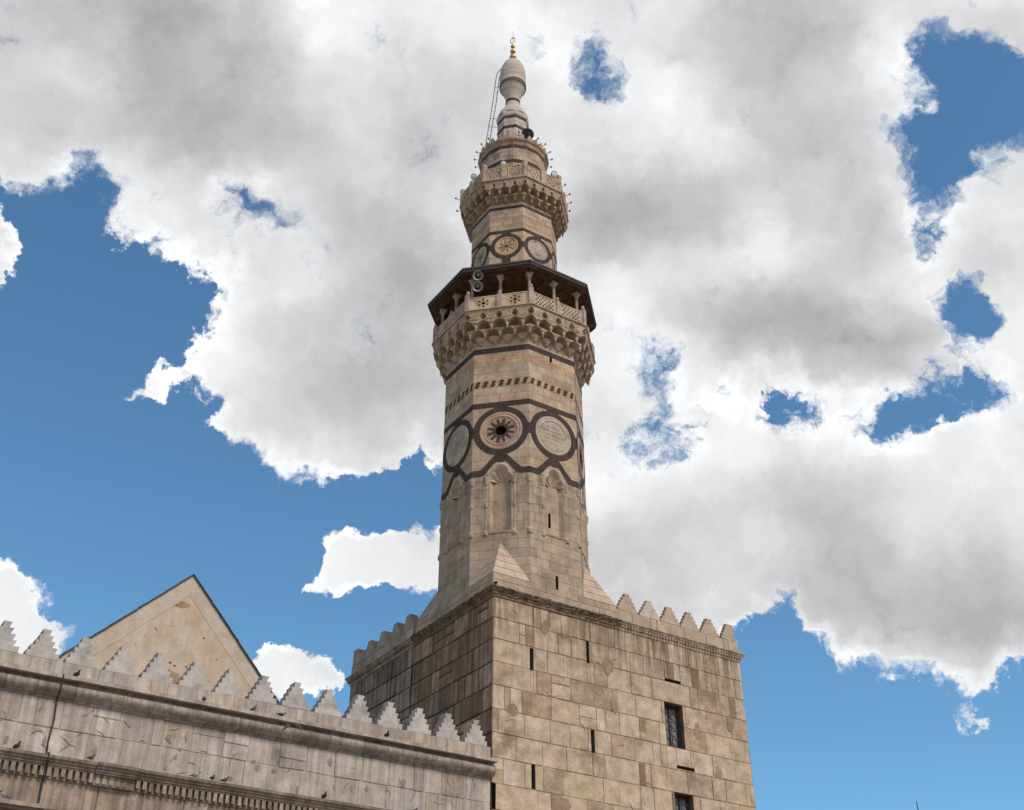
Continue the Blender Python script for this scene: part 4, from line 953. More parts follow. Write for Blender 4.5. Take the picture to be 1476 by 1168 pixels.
def post(x, y, z0, z1, w, rot, col, knob=.09):
    mb = MB(); r = w/2*2**.5
    mb.lathe((x, y, 0), [(r, z0), (r, z1), (r*.6, z1+.03)], 4, col, rot+math.pi/4)
    mb.lathe((x, y, z1), [(knob*.6, .02), (knob*.62, .05), (knob, .10), (knob*1.05, .17), (knob*.8, .24), (knob*.2, .28)], 10, col)
    return mb
AP = 3.97; HP = AP*math.tan(math.pi/8)
for k in range(8):
    fr = octframe(C0, C0, AP, k); mid = HP*.02
    for (a, b) in ((-HP+.13, -.12), (.12, HP-.13)):
        kind = 'rosette' if k == 5 else 'lattice'; kk = rnd.uniform(.94, 1.06)
        col = (.50*kk, .39*kk, .27*kk) if k == 5 else (.44*kk, .36*kk, .28*kk)
        screen_panel(fr, a, b, 37.62, 38.44, .09, kind, col, MIN)
    g = k*45*D2R
    for s, z in ((0., 38.46),):
        p = fr(s, 0, -.04); post(p[0], p[1], 37.60, z, .22, g, (.36, .30, .25)).build('parapet_post', M_CARVE, MIN)
    gc = (k+.5)*45*D2R; rc = (AP-.04)/math.cos(math.pi/8)
    post(C0+rc*math.cos(gc), C0+rc*math.sin(gc), 37.60, 38.62, .24, gc, (.36, .30, .25)).build('parapet_post', M_CARVE, MIN)
    # columns carrying the canopy: one behind each post
    for (x, y, gg) in ((fr(0, 0, -.32)[0], fr(0, 0, -.32)[1], g), (C0+(rc-.36)*math.cos(gc), C0+(rc-.36)*math.sin(gc), gc)):
        mb = MB(); c = (.30, .245, .20)
        mb.lathe((x, y, 0), [(.12, 37.6), (.12, 37.72), (.085, 37.8), (.08, 39.50), (.10, 39.53), (.085, 39.57)], 12, c)
        mb.lathe((x, y, 0), [(.11, 39.57), (.15, 39.72), (.25, 39.80), (.25, 39.86)], 4, (.34, .28, .23), gg+math.pi/4)
        mb.build('column', M_CARVE, MIN)
# upper balcony parapet
AU = 2.88; HU = AU*math.tan(math.pi/8)
for k in range(8):
    fr = octframe(C0, C0, AU, k)
    for (a, b) in ((-HU+.17, -.20), (.20, HU-.17)):
        kk = rnd.uniform(.94, 1.05)
        screen_panel(fr, a, b, 47.60, 48.50, .08, 'relief' if k in (4, 5, 6) else 'lattice', (.42*kk, .325*kk, .235*kk), MIN)
    g = k*45*D2R; p = fr(0, 0, -.05)
    mb = MB(); mb.lathe((p[0], p[1], 0), [(.23, 47.59), (.23, 48.52), (.15, 48.56)], 4, (.40, .32, .24), g+math.pi/4); mb.build('parapet_post', M_CARVE, MIN)
    gc = (k+.5)*45*D2R; rc = (AU-.07)/math.cos(math.pi/8)
    mb = MB(); mb.lathe((C0+rc*math.cos(gc), C0+rc*math.sin(gc), 0), [(.15, 47.59), (.15, 48.62), (.17, 48.68), (.16, 48.80), (.08, 48.90), (.02, 48.93)], 12, (.37, .30, .23)); mb.build('parapet_post', M_CARVE, MIN)

# ------------------------------------------------------------------ timber canopy
CX, CY = C0-.06, C0+.05; AR = 4.60*math.cos(math.pi/8); HR = AR*math.tan(math.pi/8)
mb = MB()
Z_IN, Z_OUT = 40.05, 39.98
for k in range(8):
    g = k*45*D2R; n = Vector((math.cos(g), math.sin(g))); t = Vector((-n.y, n.x)); tn = math.tan(math.pi/8); m = 14
    for i in range(m):          # radial soffit boards
        for (ra, rb, za, zb) in ((3.86, AR, Z_IN, Z_OUT), (2.2, 3.66, 40.25, 40.2)):
            u0, u1 = -1+2*i/m+.004, -1+2*(i+1)/m-.004
            q = rnd.uniform(.6, 1.3); c = (.14*q, .092*q, .06*q)
            P = lambda r, u, z: (CX+n.x*r+t.x*u*r*tn, CY+n.y*r+t.y*u*r*tn, z)
            zz = rnd.uniform(-.006, .006)
            mb.poly([P(ra, u0, za+zz), P(ra, u1, za+zz), P(rb, u1, zb+zz), P(rb, u0, zb+zz)], c)
            mb.poly([P(ra, u0, za+.05), P(ra, u1, za+.05), P(rb, u1, zb+.05), P(rb, u0, zb+.05)], (.03, .02, .015))
mb.build('soffit', M_WOOD, MIN)
can = None
for k in range(8):
    fr = octframe(CX, CY, 3.76, k); mb = MB(); c = (.075, .05, .034)
    h = 3.76*math.tan(math.pi/8)
    mb.fbox(fr, -h, h, 39.865, 40.05, -.10, .10, c, 'ftbk'); 
    fr = octframe(CX, CY, AR, k); mb.fbox(fr, -HR, HR, 39.96, 40.10, -.05, .03, (.06, .045, .035), 'ftbk')
    mb.build('canopy_beam', M_WOOD, MIN)
mb = MB(); r_ = 1/math.cos(math.pi/8)
mb.lathe((CX, CY, 0), [((AR+.05)*r_, 40.09), ((AR+.07)*r_, 40.12), ((AR+.07)*r_, 40.20), (2.32*r_, 40.62), (2.2*r_, 40.62)], 8, (.055, .052, .05), 22.5*D2R, cap=False)
mb.build('canopy_roof', M_LEAD, MIN)

# ------------------------------------------------------------------ upper shaft
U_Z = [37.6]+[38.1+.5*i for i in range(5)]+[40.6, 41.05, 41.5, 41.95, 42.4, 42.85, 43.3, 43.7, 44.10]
mb = MB()
for k in range(8):
    fr = octframe(C0, C0, A2, k)
    blocks_face(mb, fr, H2, U_Z[:7], (.35, .7), [(1, (.10, .075, .055), 0, .1)]); blocks_face(mb, fr, H2, U_Z[6:], (.35, .7), PAL_S2); blocks_face(mb, fr, H2, [44.31, 44.65, 45.0], (.3, .55), [(3, (.40, .295, .19), 0, .08), (3, (.38, .285, .20), 0, .08), (2, (.39, .31, .23), 0, .05)])  # courses inside the gallery tinted dark, its deep shade put into the colour
    blocks_face(mb, fr, H2, [45.0, 45.5, 45.85], (.3, .6), PAL_S2); blocks_face(mb, fr, H2, [46.03, 46.30], (.2, .35), PAL_S2)
    for (za, zb) in ((44.10, 44.31), (45.85, 46.03)): mb.poly([fr(-H2, za, 0), fr(H2, za, 0), fr(H2, zb, 0), fr(-H2, zb, 0)], BEI)
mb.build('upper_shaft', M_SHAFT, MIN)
for k in range(8):
    fr = octframe(C0, C0, A2, k); mb = MB(); zc = 43.15
    band_row(mb, fr, H2, 45.85, 46.03, .012, 8); mb.build('black_band', M_BASALT, MIN); mb = MB()
    band_row(mb, fr, H2, 44.10, 44.31, .012, 4)
    for i in range(40):
        a0, a1 = 2*math.pi*i/40+(.012 if i % 5 == 0 else 0), 2*math.pi*(i+1)/40
        P = lambda r, a, d: fr(r*math.cos(a), zc+r*math.sin(a), d); c = dk()
        mb.poly([P(.66, a0, .014), P(.88, a0, .014), P(.88, a1, .014), P(.66, a1, .014)], c)
    for sg in (-1, 1):
        a, b = sorted((sg*.84, sg*H2)); mb.fbox(fr, a, b, zc-.20, zc+.20, 0, .010, dk(), 'ftb')
    mb.plate(fr, [[(-.26, 44.105), (-.22, 43.95), (.22, 43.95), (.26, 44.105)]], 0, .009, dk())
    mb.plate(fr, [[(-.24, 42.32), (.24, 42.32), (.24, 42.0), (-.24, 42.0)]], 0, .009, dk())
    band_row(mb, fr, H2, 41.80, 42.0, .012, 4)
    mb.build('black_inlay', M_BASALT, MIN)
    mb = MB(); rose = k != 6; c = (.42, .30, .19) if k == 5 else ((.38, .32, .26) if k == 6 else (.38, .31, .24))
    for (ra, da), (rb, db) in zip([(.66, .004), (.63, .028), (.58, .028), (.55, .006), (.53, .02), (.50, .004)], [(.63, .028), (.58, .028), (.55, .006), (.53, .02), (.50, .004), (.02, .004)]):
        annulus(mb, fr, 0, zc, rb, ra, 0, 36, lambda q: c, db, da)
    md = mb.build('medallion', M_CARVE, MIN)
    if rose:
        mb = MB()
        for i in range(8):
            a = math.pi*i/4+.2; ca, sa = math.cos(a), math.sin(a)
            sp = [(.06, -.02), (.20, -.012), (.27, -.05), (.33, -.012), (.42, -.04), (.44, 0), (.42, .04), (.33, .012), (.27, .05), (.20, .012), (.06, .02)]
            mb.plate(fr, [[(r*ca-w*sa, zc+r*sa+w*ca) for r, w in sp]], .004, .012, (.10, .06, .045) if k == 5 else (.17, .09, .07))
        mb.plate(fr, [circle(0, zc, .08, 10)], .004, .016, (.07, .05, .04)); mb.build('star_inlay', M_CARVE, md)
    mb = MB(); nm = 12; w = 2*H2/nm
    for i in range(nm):
        c_ = -H2+w*(i+.5); mb.plate(fr, [[(c_-w*.4, 45.20), (c_, 45.02), (c_+w*.4, 45.20), (c_, 45.32)]], 0, .008, rnd.choice([(.30, .18, .11), (.36, .22, .13), (.24, .15, .10)]))
    mb.build('zigzag_band', M_CARVE, MIN)

# ------------------------------------------------------------------ drum, spire, bulb, finial (lean slightly off the axis, as built)
DX, DY = C0-.055, C0+.036; SX_, SY_ = C0-.085, C0+.056
RD = 1.97; AD = RD*math.cos(math.pi/16); HD = AD*math.tan(math.pi/16)
mb = MB(); bd = MB(); bd2 = MB()
PAL_D = [(5, (.36, .28, .21), .1, .1), (3, (.31, .235, .175), .2, .12), (2, (.38, .27, .20), .1, .08), (2, (.38, .33, .27), 0, .06)]
for k in range(16):
    fr = octframe(DX, DY, AD, k, 16)
    blocks_face(mb, fr, HD, [47.58, 48.1, 48.6, 49.1, 49.74], (.4, .7), PAL_D)
    blocks_face(mb, fr, HD, [49.99, 50.3, 50.62, 50.92], (.3, .6), PAL_D)
    for (za, zb) in ((49.74, 49.99), (50.92, 51.16)):
        mb.poly([fr(-HD, za, 0), fr(HD, za, 0), fr(HD, zb, 0), fr(-HD, zb, 0)], (.36, .29, .22))
        (bd if za < 50 else bd2).fbox(fr, -HD+.01, HD-.01, za, zb, 0, .012, dk(), 'ftb')
mb.build('drum', M_CARVE, MIN); bd.build('black_band', M_BASALT, MIN); bd2.build('black_band', M_BASALT, MIN)
mb = MB(); rr = 1/math.cos(math.pi/16)
mb.lathe((DX, DY, 0), [(RD, 51.16), (RD+.02, 51.22), (RD+.05, 51.40), (RD+.14, 51.50), (RD+.16, 51.62), (RD+.06, 51.63), (.7, 51.60)], 16, lambda i, k: (.33*(1+.15*math.sin(k*2.3)), .235*(1+.12*math.sin(k*2.3)), .165, .2), math.pi/16, cap=False)
mb.build('drum_cornice', M_CARVE, MIN)
for i in range(28):
    a = 2*math.pi*(i+.5)/28; n = (math.cos(a), math.sin(a)); fr = frame((DX+n[0]*(RD+.10), DY+n[1]*(RD+.10), 0), (-n[1], n[0], 0), (n[0], n[1], 0))
    mb = MB(); mb.plate(fr, [[(-.15, 51.60), (.15, 51.60), (.15, 51.68), (.10, 51.76), (.14, 51.84), (.10, 51.92), (0, 52.02), (-.10, 51.92), (-.14, 51.84), (-.10, 51.76), (-.15, 51.68)]], -.12, 0, (.36, .285, .215), back=True)
    mb.build('crest_merlon', M_CARVE, MIN)
M_SPIRE = stone('spire_limestone', var=.12, dirt_amt=.25, dirt=(.24, .20, .17), bump=.2)
WH = (.46, .40, .36)
def wj(i=0, k=0): q = rnd.uniform(.94, 1.05); return (WH[0]*q, WH[1]*q, WH[2]*q)
mb = MB(); AO = .88; HO = AO*math.tan(math.pi/8); bd = MB(); bd2 = MB(); bd3 = MB()
for k in range(8):
    fr = octframe(SX_, SY_, AO, k)
    blocks_face(mb, fr, HO, [51.6, 52.1, 52.6, 53.1, 53.71], (.3, .5), [(1, WH, 0, .05)], mortar=(.28, .24, .2))
    blocks_face(mb, fr, HO, [53.95, 54.27, 54.58], (.3, .5), [(1, WH, 0, .05)], mortar=(.28, .24, .2))
    for (za, zb) in ((53.71, 53.95), (54.58, 54.78)):
        mb.poly([fr(-HO, za, 0), fr(HO, za, 0), fr(HO, zb, 0), fr(-HO, zb, 0)], WH)
        (bd if za < 54 else bd2).fbox(fr, -HO, HO, za, zb, 0, .012, dk(), 'ftb')
mb.lathe((SX_, SY_, 0), [(AO*1.0824, 54.78), (1.01, 54.86), (1.03, 55.10), (.97, 55.2)], 8, wj, 22.5*D2R, cap=False)
mb.build('spire_base', M_SPIRE, MIN)
bp = [(.444, 56.60), (.450, 56.80)]
bd3.lathe((SX_, SY_, 0), [(.46, 56.62), (.455, 56.84)], 24, lambda i, k: dk(), cap=False)
for q in (bd, bd2, bd3): q.build('black_band', M_BASALT, MIN)
prof = [(.96, 55.2), (.93, 55.40), (.84, 55.65), (.70, 55.90), (.56, 56.10), (.49, 56.3), (.45, 56.5), (.44, 56.75), (.445, 57.0), (.49, 57.28), (.58, 57.55), (.68, 57.80), (.74, 58.0), (.75, 58.05), (.80, 58.06), (.82, 58.30), (.80, 58.33), (.815, 58.6), (.83, 58.9), (.825, 59.25), (.79, 59.6), (.72, 59.92), (.60, 60.25), (.45, 60.5), (.28, 60.68), (.10, 60.78), (.03, 60.8)]
mb = MB(); tin = {}
def sc(i, k):
    q = tin.setdefault((i//2, (k+(i//2) % 2*2)//4), rnd.uniform(.93, 1.05)); return (WH[0]*q, WH[1]*q, WH[2]*q)
mb.lathe((SX_, SY_, 0), prof, 32, sc, cap=False)
for z, r in ((55.55, .90), (57.15, .475), (57.65, .63), (58.75, .83), (59.15, .835), (59.55, .80), (59.92, .72), (60.3, .575)):   # fine joint lines
    mb.lathe((SX_, SY_, 0), [(r+.003, z), (r+.004, z+.013)], 32, (.36, .31, .27), cap=False)
mb.build('bulb', M_SPIRE, MIN, smooth=True)
mb = MB()
for i in range(24):
    a = 2*math.pi*i/24; n = (math.cos(a), math.sin(a)); fr = frame((SX_+n[0]*.815, SY_+n[1]*.815, 0), (-n[1], n[0], 0), (n[0], n[1], 0))
    mb.fbox(fr, -.07, .07, 58.12, 58.24, 0, .03, (.12, .11, .075)); mb.fbox(fr, -.10, .10, 58.26, 58.31, -.01, .025, (.17, .15, .11)); mb.fbox(fr, -.10, .10, 58.06, 58.10, -.03, .015, (.17, .15, .11))
mb.build('bulb_collar', M_CARVE, MIN)
mb = MB(); mb.tube([(SX_, SY_, 60.75), (SX_, SY_, 62.45)], .045, 10, (1, 1, 1)); fin = mb.build('finial', M_GOLD, MIN)
for z, r in ((61.08, .215), (61.62, .175), (62.1, .14)):
    mb = MB(); mb.lathe((SX_, SY_, z), [(r*math.sin(math.pi*(i+.3)/10.6), -r*.95*math.cos(math.pi*(i+.3)/10.6)) for i in range(11)], 20, (1, 1, 1)); mb.build('ball', M_GOLD, fin, smooth=True)
mb = MB(); pts = []; rad = []
ex = (.83, -.55)
for i in range(25):
    a = (-80+345*i/24)*D2R+.9; x = .20*math.cos(a)*.72+.05*math.sin(a)
    pts.append((SX_+ex[0]*x+.0, SY_+ex[1]*x, 62.72+.27*math.sin(a))); rad.append(.022+.020*math.sin(math.pi*i/24))
mb.tube(pts, rad, 8, (1, 1, 1)); mb.build('crescent', M_GOLD, fin, smooth=True)
mb = MB(); mb.tube([(SX_+.02, SY_, 62.4), (SX_+.02, SY_, 63.65)], .012, 6, (1, 1, 1)); mb.build('lightning_rod', M_IRON, fin)
# ------------------------------------------------------------------ mosque wall
WX0, WX1 = -34.0, -.06
wall = thing('mosque_wall', (-16, 0, 0), 'long pale marble mosque wall with stepped merlons, round moulding and toothed cornice', 'wall')
fW = frame((0, 0, 0), (1, 0, 0), (0, -1, 0))
MOR = (.42, .375, .325)
mb = MB()
masonry(mb, fW, WX0, WX1, [12.20, 13.17, 14.12], (.75, 1.35), PAL_W, gap=.036, bev=.006, jit=.010, mortar=MOR, split=.07)
cracks(mb, fW, -24, -.3, 12.35, 14.0, 40, (.21, .165, .125), .25, .8, .010)
for _ in range(26): blotch(mb, fW, rnd.uniform(-23, -.5), rnd.uniform(12.5, 13.9), rnd.uniform(.03, .12), rnd.uniform(.04, .2), (.30, .245, .195, .5))
mb.build('wall_face', M_WALL, wall)
mb = MB()
masonry(mb, fW, WX0, WX1, [0, 1.3, 2.6, 3.9, 5.1, 6.2, 7.3, 8.3, 9.4, 10.72, 11.70], (.8, 1.9), [(6, (.33, .27, .215), .2, .12), (3, (.37, .32, .27), .05, .08), (2, (.27, .21, .155), .35, .12)], gap=.03, bev=.014, jit=.01, mortar=(.2, .165, .13))
mb.build('lower_wall_face', M_ROLL, wall)
mb = MB(); masonry(mb, fW, WX0, WX1, [14.80, 15.32], (.9, 1.6), [(5, (.43, .385, .34), 0, .06), (2, (.40, .345, .29), .0, .06), (1, (.36, .32, .28), .1, .08)], gap=.022, bev=.01, jit=.008, mortar=MOR)
mb.box((WX0, .04, 14.0), (WX1, 1.0, 15.31), (.35, .3, .26)); mb.box((WX0, .05, 0), (WX1, .9, 13.9), (.35, .3, .26))
mb.build('coping_course', M_WALL, wall)
def lengths(a, b, lo, hi):
    out = []; x = a
    while x < b-.3:
        e = min(b, x+rnd.uniform(lo, hi)); e = b if b-e < lo*.6 else e; out.append((x, e)); x = e
    return out
def extrude_x(mb, prof, x0, x1, col):
    for (p, q) in zip(prof, prof[1:]): mb.poly([(x0, -p[0], p[1]), (x1, -p[0], p[1]), (x1, -q[0], q[1]), (x0, -q[0], q[1])], col)
    for x in (x0, x1): mb.poly([(x, -p[0], p[1]) for p in prof], col)
mb = MB()
for a, b in lengths(WX0, WX1+.12, 1.2, 2.2):
    k = rnd.uniform(.88, 1.06); mb.fbox(fW, a+.004, b-.004, 14.675+rnd.uniform(-.006, .006), 14.795, 0, .385+rnd.uniform(-.008, .008), (.40*k, .36*k, .32*k))
mb.build('ledge', M_WALL, wall)
mb = MB()
rp = [(0, 14.05), (.05, 14.06), (.06, 14.12), (.11, 14.13)]+[(.13+.17*math.sin(math.pi*i/12)**.9, 14.15+.46*i/12) for i in range(1, 13)]+[(.10, 14.63), (.10, 14.672), (0, 14.673)]
for a, b in lengths(WX0, WX1+.06, .8, 1.9):
    k = rnd.uniform(.75, 1.12); extrude_x(mb, rp, a+.006, b-.006, (.30*k, .27*k, .24*k, .05))
mb.build('round_moulding', M_ROLL, wall)
mb = MB()
dp = [(0, 11.60), (.04, 11.61), (.04, 11.66), (.05, 11.93), (.17, 11.94), (.17, 11.99), (.21, 12.0), (.21, 12.05), (.27, 12.09), (.27, 12.13), (.33, 12.17), (.34, 12.26), (0, 12.262)]
for a, b in lengths(WX0, WX1, 1.0, 1.9):
    k = rnd.uniform(.8, 1.1); e = .10 if (a < -14.9 and b > -14.4) else 0
    extrude_x(mb, [(p[0]+(e if p[0] > 0 else 0), p[1]) for p in dp], a+.006, b-.006, (.24*k, .205*k, .17*k, .2))
x = WX0
while x < WX1-.15:
    k = rnd.uniform(.75, 1.15); h = rnd.choice([0, 0, 0, .04]) if rnd.random() < .3 else 0
    if rnd.random() > .03: mb.fbox(fW, x, x+.125, 11.66+h, 11.928, .05, .168, (.30*k, .25*k, .20*k, .2))
    x += .215
mb.build('toothed_cornice', M_ROLL, wall)
mb = MB()
for a, b in lengths(WX0, -16.2, 1.5, 2.4):
    mb.fbox(fW, a+.005, b-.005, 10.66, 10.78, 0, .32, (.34, .30, .26), 'ftblr')
mb.fbox(fW, WX0, -16.25, 10.56, 10.655, 0, .22, (.2, .165, .13)); mb.build('lower_ledge', M_WALL, wall)
for i in range(-11, 15):
    k = rnd.uniform(.93, 1.06)
    merlon(wall, frame((0, 0, 0), (1, 0, 0), (0, -1, 0)), -18.531+1.2716*i+rnd.uniform(-.015, .015), 15.325, .97, 1.02+rnd.uniform(-.02, .03), .27, 5, .45, (.385*k, .37*k, .355*k), M_MER, -.015)
# run-off pipe and dark joint
cb = MB(); pts = [(-16.52, -.03, 14.05), (-16.47, -.035, 13.4), (-16.50, -.03, 12.7), (-16.46, -.035, 12.3)]
cb.tube([(-16.56, -.39, 14.80), (-16.55, -.40, 14.66), (-16.54, -.33, 14.3), (-16.53, -.10, 14.08)]+pts, .024, 6, (.02, .02, .02))
cb.tube([(-16.46, -.035, 12.32), (-16.46, -.37, 12.30), (-16.45, -.36, 12.1), (-16.44, -.19, 11.9), (-16.43, -.19, 11.66), (-16.42, -.04, 11.5), (-16.38, -.04, 10.2)], .030, 6, (.02, .02, .02))
tag(cb.build('cable', M_IRON, None, (-16.5, 0, 10)), 'thin black cable running down the mosque wall over both mouldings', 'cable')
# conductor down the minaret's right corner
a = 292.5*D2R+.02; P = lambda r, z: (C0+(r+.03)*math.cos(a), C0+(r+.03)*math.sin(a), z)
cb = MB(); cb.tube([P(R1, 36.0), P(R1, 32), P(R1, 28), P(R1, 22.85)], .016, 5, (.02, .02, .02))
tag(cb.build('conductor_cable', M_HORN, None, (C0, C0, 22)), 'thin grey conductor running down the right corner of the minaret', 'cable')

# ------------------------------------------------------------------ gabled hall behind the wall
hall = thing('gabled_hall', (-10.4, 8, 0), 'plastered gable end with ochre stains rising behind the merlons', 'building')
GX, GY, GZ, GH = -10.42, 8.0, 23.08, 8.2
fG = frame((GX, GY, 0), (1, 0, 0), (0, -1, 0))
SL, SR = 1.0, 1.06
mb = MB(); pl = (.49, .43, .36)
bw = .95
inner = [(-(GH-1.2)/SL, GZ-bw*1.4-(GH-1.2)), (0, GZ-bw*1.35), ((GH-1.2)/SR, GZ-bw*1.4-(GH-1.2)), ]
outer = [(-GH/SL, GZ-GH), (0, GZ), (GH/SR, GZ-GH)]
# field, with the proud border band following the slopes
mb.plate(fG, [[(-GH/SL, GZ-GH), (-GH/SL, GZ-GH-.01), (GH/SR, GZ-GH-.01), (GH/SR, GZ-GH), (0, GZ)]], -.35, 0, pl)
mb.box((GX-GH, GY+.02, 9), (GX+GH/SR, GY+.36, GZ-GH-.012), pl)
gmb = mb
mb = MB()
for sg, S in ((-1, SL), (1, SR)):
    n = 26
    for i in range(n):
        t0, t1 = GH*i/n, GH*(i+1)/n
        J = .008*math.sin(i*1.7)
        
        q = [(sg*t0/S, GZ-t0), (sg*t1/S, GZ-t1), (sg*t1/S, GZ-t1-bw), (sg*t0/S, GZ-t0-bw)]
        mb.poly([fG(p[0], p[1], .012) for p in q], (.47, .41, .345)); mb.poly([fG(q[3][0], q[3][1], .012), fG(q[2][0], q[2][1], .012), fG(q[2][0], q[2][1], .0), fG(q[3][0], q[3][1], .0)], (.46, .40, .335))
mb.build('border_band', M_SHAFT if False else stone('gable_border_plaster', var=.16, dirt_amt=.45, dirt=(.36, .26, .18), bump=.5, bscale=4), hall)
mb = MB()
for sg, S in ((-1, SL), (1, SR)):
    n = 16; L_ = 12
    for i in range(n):      # overlapping roof sheets
        t0, t1 = GH*i/n, GH*(i+1)/n+.03; h = .045+rnd.uniform(0, .02)
        A = (GX+sg*t0/S, GZ-t0+h); B = (GX+sg*t1/S, GZ-t1+h+.02)
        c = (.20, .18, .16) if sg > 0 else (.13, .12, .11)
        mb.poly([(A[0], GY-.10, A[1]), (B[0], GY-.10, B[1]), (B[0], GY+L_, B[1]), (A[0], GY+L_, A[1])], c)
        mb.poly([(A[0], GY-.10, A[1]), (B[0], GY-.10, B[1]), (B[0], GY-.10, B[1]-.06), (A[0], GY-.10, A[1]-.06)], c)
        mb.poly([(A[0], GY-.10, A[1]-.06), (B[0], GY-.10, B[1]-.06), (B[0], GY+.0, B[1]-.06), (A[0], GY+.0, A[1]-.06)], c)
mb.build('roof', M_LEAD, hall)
mb = gmb           # pock marks and a fallen patch
for (s, z, r) in [(-1.5, 21.05, .05), (-1.42, 21.0, .04), (-2.05, 20.55, .04), (-1.2, 20.35, .05), (-1.12, 20.3, .04), (-2.9, 20.05, .045), (-2.7, 19.85, .04), (-.6, 19.1, .07), (-.35, 19.05, .08), (-.15, 18.95, .06), (-.8, 18.9, .09), (.9, 20.4, .05), (1.6, 19.6, .04), (-1.9, 19.5, .03), (.3, 20.9, .03), (.35, 19.0, .06), (-1.6, 19.95, .03)]:
    pts = [(s+r*rnd.uniform(.6, 1.2)*math.cos(a), z+r*rnd.uniform(.6, 1.2)*math.sin(a)) for a in [i*math.pi/4 for i in range(8)]]
    mb.plate(fG, [pts], 0, .006, (.13, .07, .045))
mb.plate(fG, [[(-.35+rnd.uniform(-.06, .06)+.42*math.cos(a), GZ-1.42+.16*math.sin(a)) for a in [i*math.pi/7 for i in range(14)]]], 0, .006, (.27, .17, .10))
mb.plate(fG, [[(-.5+rnd.uniform(-.08, .08)+.6*math.cos(a), 18.35+rnd.uniform(-.08, .08)+.5*math.sin(a)) for a in [i*math.pi/8 for i in range(16)]]], 0, .006, (.30, .225, .16))
mb.build('gable_wall', M_PLASTER, hall)

# ------------------------------------------------------------------ fixtures on the minaret
def dish_lamp(loc, aim, label, r=.17):
    t = thing('floodlight', loc, label, 'floodlight', 'round floodlights on the minaret')
    L = Vector(loc); aim = Vector(aim).normalized(); a = aim.cross(Vector((0, 0, 1))).normalized(); b = aim.cross(a)
    def ringp(rr, d, n=16): return [L+Vector((0, 0, .25))+aim*d+(a*math.cos(2*math.pi*k/n)+b*math.sin(2*math.pi*k/n))*rr for k in range(n)]
    mb = MB(); rs = [ringp(r*.3, -.20), ringp(r*.8, -.13), ringp(r, 0), ringp(r*1.06, .02), ringp(r*1.06, .05), ringp(r*.9, .05)]
    for p, q in zip(rs, rs[1:]):
        for k in range(16): mb.poly([p[k], p[(k+1) % 16], q[(k+1) % 16], q[k]], (.06, .06, .06))
    mb.poly(rs[0], (.05, .05, .05)); mb.build('housing', M_IRON, t)
    mb = MB(); q = ringp(r*.9, .045); c = L+Vector((0, 0, .25))+aim*.07
    for k in range(16): mb.poly([q[k], q[(k+1) % 16], c], (.6, .65, .7))
    mb.build('lens', M_LAMP, t)
    mb = MB(); mb.tube([L, L+Vector((0, 0, .12))], .03, 6, (.05, .05, .05)); mb.tube([L+Vector((0, 0, .12)), L+Vector((0, 0, .2))-aim*.10], .025, 6, (.05, .05, .05)); mb.build('bracket', M_IRON, t)
hx = Vector((-.555, -.832, 0)); rx = Vector((.833, -.553, 0))
dish_lamp((.37, 3.15, 48.66), (-.4, -.5, -.3), 'round floodlight at the left end of the upper balcony rail')
dish_lamp((1.20, 1.30, 48.62), (-.5, -.7, -.25), 'pale round floodlight at the front middle of the upper balcony rail', .16)
dish_lamp((4.05, .40, 48.60), (-.1, -.9, -.3), 'round floodlight on the right part of the upper balcony rail', .19)
dish_lamp((3.42, 1.52, 51.98), (-.3, -.8, -.1), 'round floodlight standing on the rim of the top drum beside the satellite dish', .19)
def rim_lamp(deg, r0, r1, z, dz, label, grp):
    a = (236.3+deg)*D2R; n = Vector((math.cos(a), math.sin(a), 0)); c = Vector((DX, DY, 0))
    p0 = c+n*r0+Vector((0, 0, z)); p1 = c+n*r1+Vector((0, 0, z+dz))
    t = thing('rim_lamp', p0, label, 'lamp', grp)
    mb = MB(); mb.tube([p0, p1], .016, 5, (.05, .05, .05)); mb.tube([p1-n*.02-Vector((0, 0, .10)), p1-n*.02+Vector((0, 0, .06))], .012, 5, (.05, .05, .05)); mb.build('arm', M_IRON, t)
    mb = MB(); mb.lathe(tuple(p1+n*.01), [(.02, -.05), (.045, -.03), (.05, .02), (.035, .06), (.015, .07)], 8, (.05, .05, .05)); mb.build('lamp_head', M_IRON, t)
ordn = ['first', 'second', 'third', 'fourth', 'fifth', 'sixth', 'seventh', 'eighth']
for sg, side in ((-1, 'left'), (1, 'right')):
    for i in range(7):
        rim_lamp(sg*(8+15.5*i), RD+.12, RD+.34, 51.72, .10 if i < 4 else .02, f'small rod lamp on the top drum rim, {ordn[i]} one {side} of its middle', 'small rod lamps around the rim of the top drum')
rail = [(-100, 'left', 'lowest'), (-82, 'left', 'topmost'), (62, 'right', 'topmost'), (76, 'right', 'second highest'), (88, 'right', 'third highest'), (100, 'right', 'lowest')]
for dg, side, w in rail:
    rim_lamp(dg, 3.02, 3.35, 48.2, .12, f'{w} small rod lamp sticking out from the {side} side of the upper balcony', 'small rod lamps around the upper balcony')

